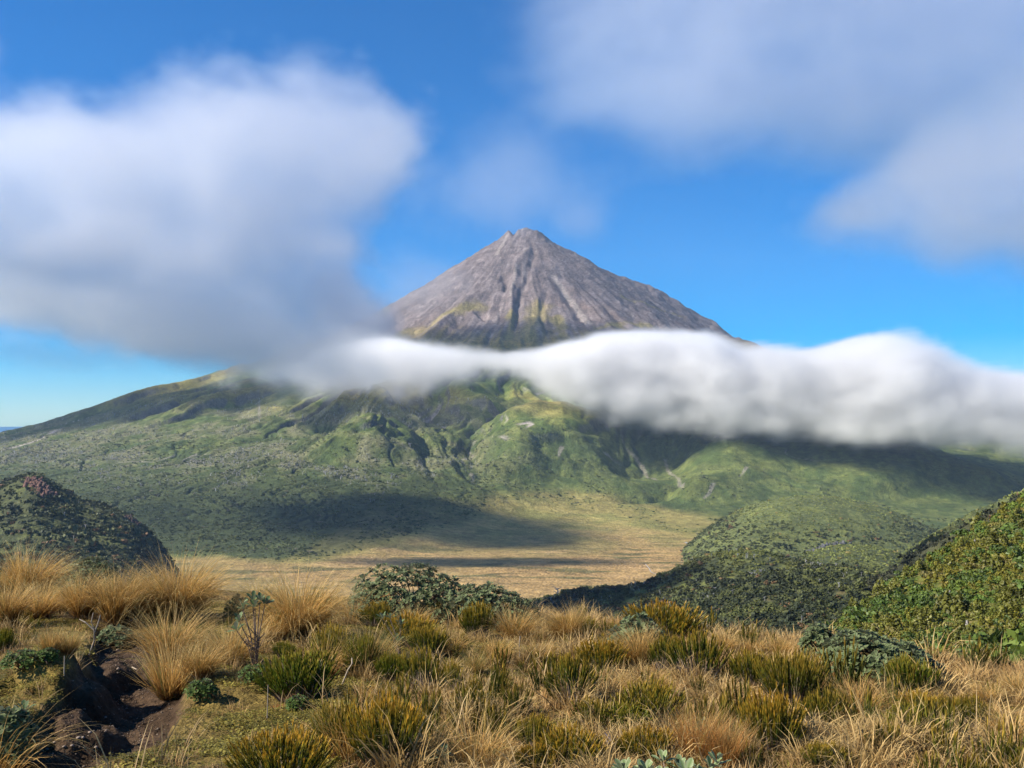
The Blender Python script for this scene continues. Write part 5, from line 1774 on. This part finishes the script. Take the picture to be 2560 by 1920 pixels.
for k, (lab, px, by, polys) in enumerate(TWG):
    P = on_ground(px, by)
    r = np.random.default_rng(1400 + k)
    parts = []
    for pl in polys:
        Q3 = [W(a, b, P[1] - 0.01 + r.normal() * 0.015) - P for a, b in pl]
        for i, (p, q) in enumerate(zip(Q3[:-1], Q3[1:])):
            w0 = 0.0065 * (1 - 0.55 * i / len(Q3)) if k != 1 and k != 2 else 0.0035
            parts.append(tube(p, q, w0, w0 * 0.75, 5))
    v, q = join(parts)
    c = (0.34, 0.28, 0.21) if k != 7 else (0.16, 0.13, 0.13)
    o = obj('twig', mesh_np('twig', v, Q=q, col=np.full((len(v), 3), c)), m_bark, loc=P)
    tag(o, lab, 'twig')

# ---- stones on the path ------------------------------------------------
def stone(seed, s):
    r = np.random.default_rng(seed)
    ph = (1 + 5 ** 0.5) / 2
    V = np.array([(-1, ph, 0), (1, ph, 0), (-1, -ph, 0), (1, -ph, 0), (0, -1, ph), (0, 1, ph), (0, -1, -ph), (0, 1, -ph), (ph, 0, -1), (ph, 0, 1), (-ph, 0, -1), (-ph, 0, 1)], float) / 1.9
    T = np.array([(0, 11, 5), (0, 5, 1), (0, 1, 7), (0, 7, 10), (0, 10, 11), (1, 5, 9), (5, 11, 4), (11, 10, 2), (10, 7, 6), (7, 1, 8), (3, 9, 4), (3, 4, 2), (3, 2, 6), (3, 6, 8), (3, 8, 9), (4, 9, 5), (2, 4, 11), (6, 2, 10), (8, 6, 7), (9, 8, 1)])
    V = V * (1 + r.normal(size=(12, 1)) * 0.16) * np.array([1, 0.85, 0.6]) * s
    return V, T


m_stone = land_mat('stone', [(25.0, 0.75, 1.25)], [(60.0, 0.004, 'n')], rough=0.85)
STN = [(197, 1848, 0.016), (207, 1850, 0.012), (123, 1858, 0.018), (135, 1860, 0.015), (118, 1876, 0.014), (240, 1870, 0.013), (180, 1866, 0.013), (225, 1832, 0.012), (264, 1796, 0.011), (160, 1872, 0.012)]
names = ['upper of a pair of pale stones on the dirt path', 'smaller stone touching the pair on the dirt path', 'pale stone furthest left on the lower path', 'pale stone beside the furthest left one on the path', 'low stone under the arching straws on the path',
         'stone on the mossy edge of the path', 'single stone in the middle of the lower path', 'stone where the path narrows', 'small stone highest on the lower path', 'stone half sunk near the bottom of the path']
for k, (px, py, s) in enumerate(STN):
    P = on_ground(px, py)
    V, T = stone(1500 + k, s)
    o = obj('stone', mesh_np('stone', V, T=T, col=np.full((12, 3), (0.23, 0.185, 0.15))), m_stone, loc=P + np.array([0, 0, s * 0.2]))
    tag(o, names[k], 'stone', 'stones on the dirt path')

# ---- ground cover: short dry grass, moss tufts and small leaves ---------------
def tuft(seed, n, h, w, spread, c0, c1, bend=0.5):
    r = np.random.default_rng(seed)
    a = r.uniform(0, 6.283, n)
    q = np.sqrt(r.random(n)) * spread * 0.6
    base = np.stack([q * np.cos(a), q * np.sin(a), np.full(n, -0.01)], 1)
    C = sweep(base, np.abs(r.normal(size=n)) * 0.55, a + r.normal(size=n), h * r.uniform(0.5, 1.2, n), bend * r.uniform(0.3, 1.6, n), 0.1, 3, r)
    V, Q, T, c = ribbons(C, np.full(n, w), 2.0, lambda t: mixc(c0, c1, t) * r.uniform(0.7, 1.3, n)[:, None, None], r)
    T = np.concatenate([T, Q[:, [0, 1, 2]], Q[:, [0, 2, 3]]])
    return V, T, c


def herb(seed, n, s, c):
    r = np.random.default_rng(seed)
    a = r.uniform(0, 6.283, n)
    q = np.sqrt(r.random(n)) * s * 3
    q = q * 1.6
    p = np.stack([q * np.cos(a), q * np.sin(a), r.uniform(0, s * 1.3, n)], 1)
    d = np.stack([np.cos(a * 3), np.sin(a * 3), r.uniform(-0.1, 0.7, n)], 1)
    d /= np.linalg.norm(d, axis=1)[:, None]
    sd = np.cross(d, (0, 0, 1.0)); sd /= np.linalg.norm(sd, axis=1)[:, None]
    l = (s * r.uniform(0.6, 1.3, n))[:, None]
    V = np.stack([p, p + d * l * 0.5 + sd * l * 0.42, p + d * l, p + d * l * 0.5 - sd * l * 0.42], 1).reshape(-1, 3)
    i = np.arange(n)[:, None] * 4
    T = np.concatenate([i + [0, 1, 2], i + [0, 2, 3]])
    cc = np.repeat(np.array(c) * r.uniform(0.6, 1.4, n)[:, None], 4, 0)
    return V, T, cc


m_cover = leaf_mat('cover_leaves', transl=0.25, rough=0.6, spec=0.25, tint=True)
r = np.random.default_rng(1600)
n = 90000
px = r.uniform(-120, 2680, n)
yy = np.exp(r.uniform(math.log(4.2), math.log(13.5), n))
xx = (px - 1280) / F * yy
yc = np.interp(px, _crest[:, 0], _crest[:, 1])
pdist = path_dist(xx, yy)
keep = (yy < yc + 0.9) & (pdist > np.interp(yy, [4, 6, 8, 11], [0.45, 0.39, 0.32, 0.26]))
n1p = fbm2(xx / 1.1, yy / 1.1, 4, seed=810)
rp = ss(-1.2, 0.6, xx + 0.5 * n1p)
dryp = ss(-0.25, 0.35, n1p + 0.55 * (rp - 0.55))
edge_ = ss(-1.6, 0.2, yy - yc)
pr_ = 0.05 + 0.55 * dryp + 0.5 * edge_ * rp
sel = keep & (r.random(n) < pr_ * 0.34)
P = np.stack([xx, yy, ground(xx, yy)], 1)[sel]
protos = [tuft(1610 + k, 20, 0.060, 0.0017, 0.055, (0.22, 0.14, 0.055), (0.56, 0.41, 0.19)) for k in range(4)]
s = np.exp(r.normal(size=len(P)) * 0.35) * (1 + 0.35 * edge_[sel])
tn = r.uniform(0.7, 1.15, (len(P), 1)) * mixc((1.0, 0.92, 0.85), (0.95, 0.72, 0.5), r.random(len(P)) * 0.6)
scatter('dry_grass', protos, P, np.repeat(s[:, None], 3, 1), r.uniform(0, 6.28, len(P)), tn, m_cover, 'short dry grass between the bushes')
sel = keep & (r.random(n) < (0.75 - 0.45 * dryp) * 0.62 * ss(-0.25, 0.2, fbm2(xx / 0.5, yy / 0.5, 3, seed=1626)))
P = np.stack([xx, yy, ground(xx, yy)], 1)[sel]
protos = [herb(1620 + k, 34, 0.0095, (1, 1, 1)) for k in range(4)]
hn = fbm2(P[:, 0] / 0.35, P[:, 1] / 0.35, 3, seed=1625)
tn = mixc((0.100, 0.088, 0.014), (0.235, 0.195, 0.036), ss(-0.3, 0.3, hn + r.normal(size=len(P)) * 0.2)) * r.uniform(0.7, 1.25, (len(P), 1))
s = np.exp(r.normal(size=len(P)) * 0.3)
scatter('moss', protos, P, np.repeat(s[:, None], 3, 1), r.uniform(0, 6.28, len(P)), tn, m_cover, 'low leafy moss and herbs carpeting the ground')
sel = keep & (r.random(n) < 0.004 + 0.016 * ss(0.45, 0.3, pdist) + 0.012 * dryp + 0.02 * edge_ * rp)
P = np.stack([xx, yy, ground(xx, yy)], 1)[sel]
protos = [tuft(1630 + k, 9, 0.17, 0.0019, 0.05, (0.22, 0.13, 0.05), (0.52, 0.38, 0.18), 0.9) for k in range(3)]
s = np.exp(r.normal(size=len(P)) * 0.35)
scatter('dry_grass', protos, P, np.repeat(s[:, None], 3, 1), r.uniform(0, 6.28, len(P)), r.uniform(0.7, 1.1, (len(P), 1)) * np.ones(3), m_cover, 'taller loose straws standing among the bushes')
# low heath: small needle sprigs and short tufts between the bushes
r = np.random.default_rng(1650)
def sprig(seed):
    A_, B_ = needle_bush(seed, shoots=16, rad=0.42, per=16, bare=0.2, leaf=0.3, tip=(0.30, 0.19, 0.024), mid=(0.15, 0.14, 0.018), green=(0.055, 0.075, 0.012))
    V, Q, T, c = A_
    return V, np.concatenate([T, Q[:, [0, 1, 2]], Q[:, [0, 2, 3]]]), c


n = 2000
px = r.uniform(-100, 2660, n)
yy = np.exp(r.uniform(math.log(4.3), math.log(12.5), n))
xx = (px - 1280) / F * yy
yc = np.interp(px, _crest[:, 0], _crest[:, 1])
bare_ = ss(-0.5, -1.1, xx + 0.25 * (yy - 5)) * ss(7.6, 6.6, yy)            # open moss by the path
cl = fbm2(xx / 0.8, yy / 0.8, 3, seed=1651) + 0.15 * ss(-1.0, 0.5, xx) - bare_
keep = (yy < yc + 0.5) & (path_dist(xx, yy) > 0.5) & (cl + r.normal(size=n) * 0.12 > 0.24)
P = np.stack([xx, yy, ground(xx, yy)], 1)[keep]
s = 0.11 * np.exp(r.normal(size=len(P)) * 0.35)
scatter('heath', [sprig(1660 + k) for k in range(4)], P, np.repeat(s[:, None], 3, 1) * np.array([1.2, 1.2, 1]), r.uniform(0, 6.28, len(P)), r.uniform(0.65, 1.15, (len(P), 1)) * np.ones(3), m_cover, 'low heathy sprigs scattered between the bushes')
keep = (yy < yc + 0.8) & (path_dist(xx, yy) > 0.45) & (fbm2(xx / 0.9, yy / 0.9, 3, seed=1652) + 0.22 * ss(-1.4, 0.2, xx) - bare_ + r.normal(size=n) * 0.12 > 0.25)
P = np.stack([xx, yy, ground(xx, yy)], 1)[keep]
s = np.exp(r.normal(size=len(P)) * 0.3)
scatter('dry_grass', [tuft(1670 + k, 70, 0.17, 0.0022, 0.09, (0.19, 0.10, 0.03), (0.66, 0.47, 0.19), 1.3) for k in range(4)], P, np.repeat(s[:, None], 3, 1), r.uniform(0, 6.28, len(P)), r.uniform(0.7, 1.1, (len(P), 1)) * np.ones(3), m_cover,
        'small matted grass tufts filling the gaps between the bushes')
# litter and pebbles on the dirt
n = 1100
yy = np.exp(r.uniform(math.log(4.4), math.log(9.5), n))
k = r.integers(0, 1, n)
pts = np.array(PATHW)
xc = np.interp(yy, pts[::-1, 1], pts[::-1, 0])
xx = xc + r.normal(size=n) * 0.16
P = np.stack([xx, yy, ground(xx, yy) + 0.003], 1)
protos = [(stone(1640 + q, 1.0)[0], stone(1640 + q, 1.0)[1], np.full((12, 3), (0.2, 0.15, 0.11))) for q in range(3)]
s = 0.0045 * np.exp(r.normal(size=n) * 0.5)
scatter('gravel', protos, P, np.repeat(s[:, None], 3, 1), r.uniform(0, 6.28, n), r.uniform(0.4, 1.5, (n, 1)) * np.ones(3), m_cover, 'small gravel and litter on the dirt path')
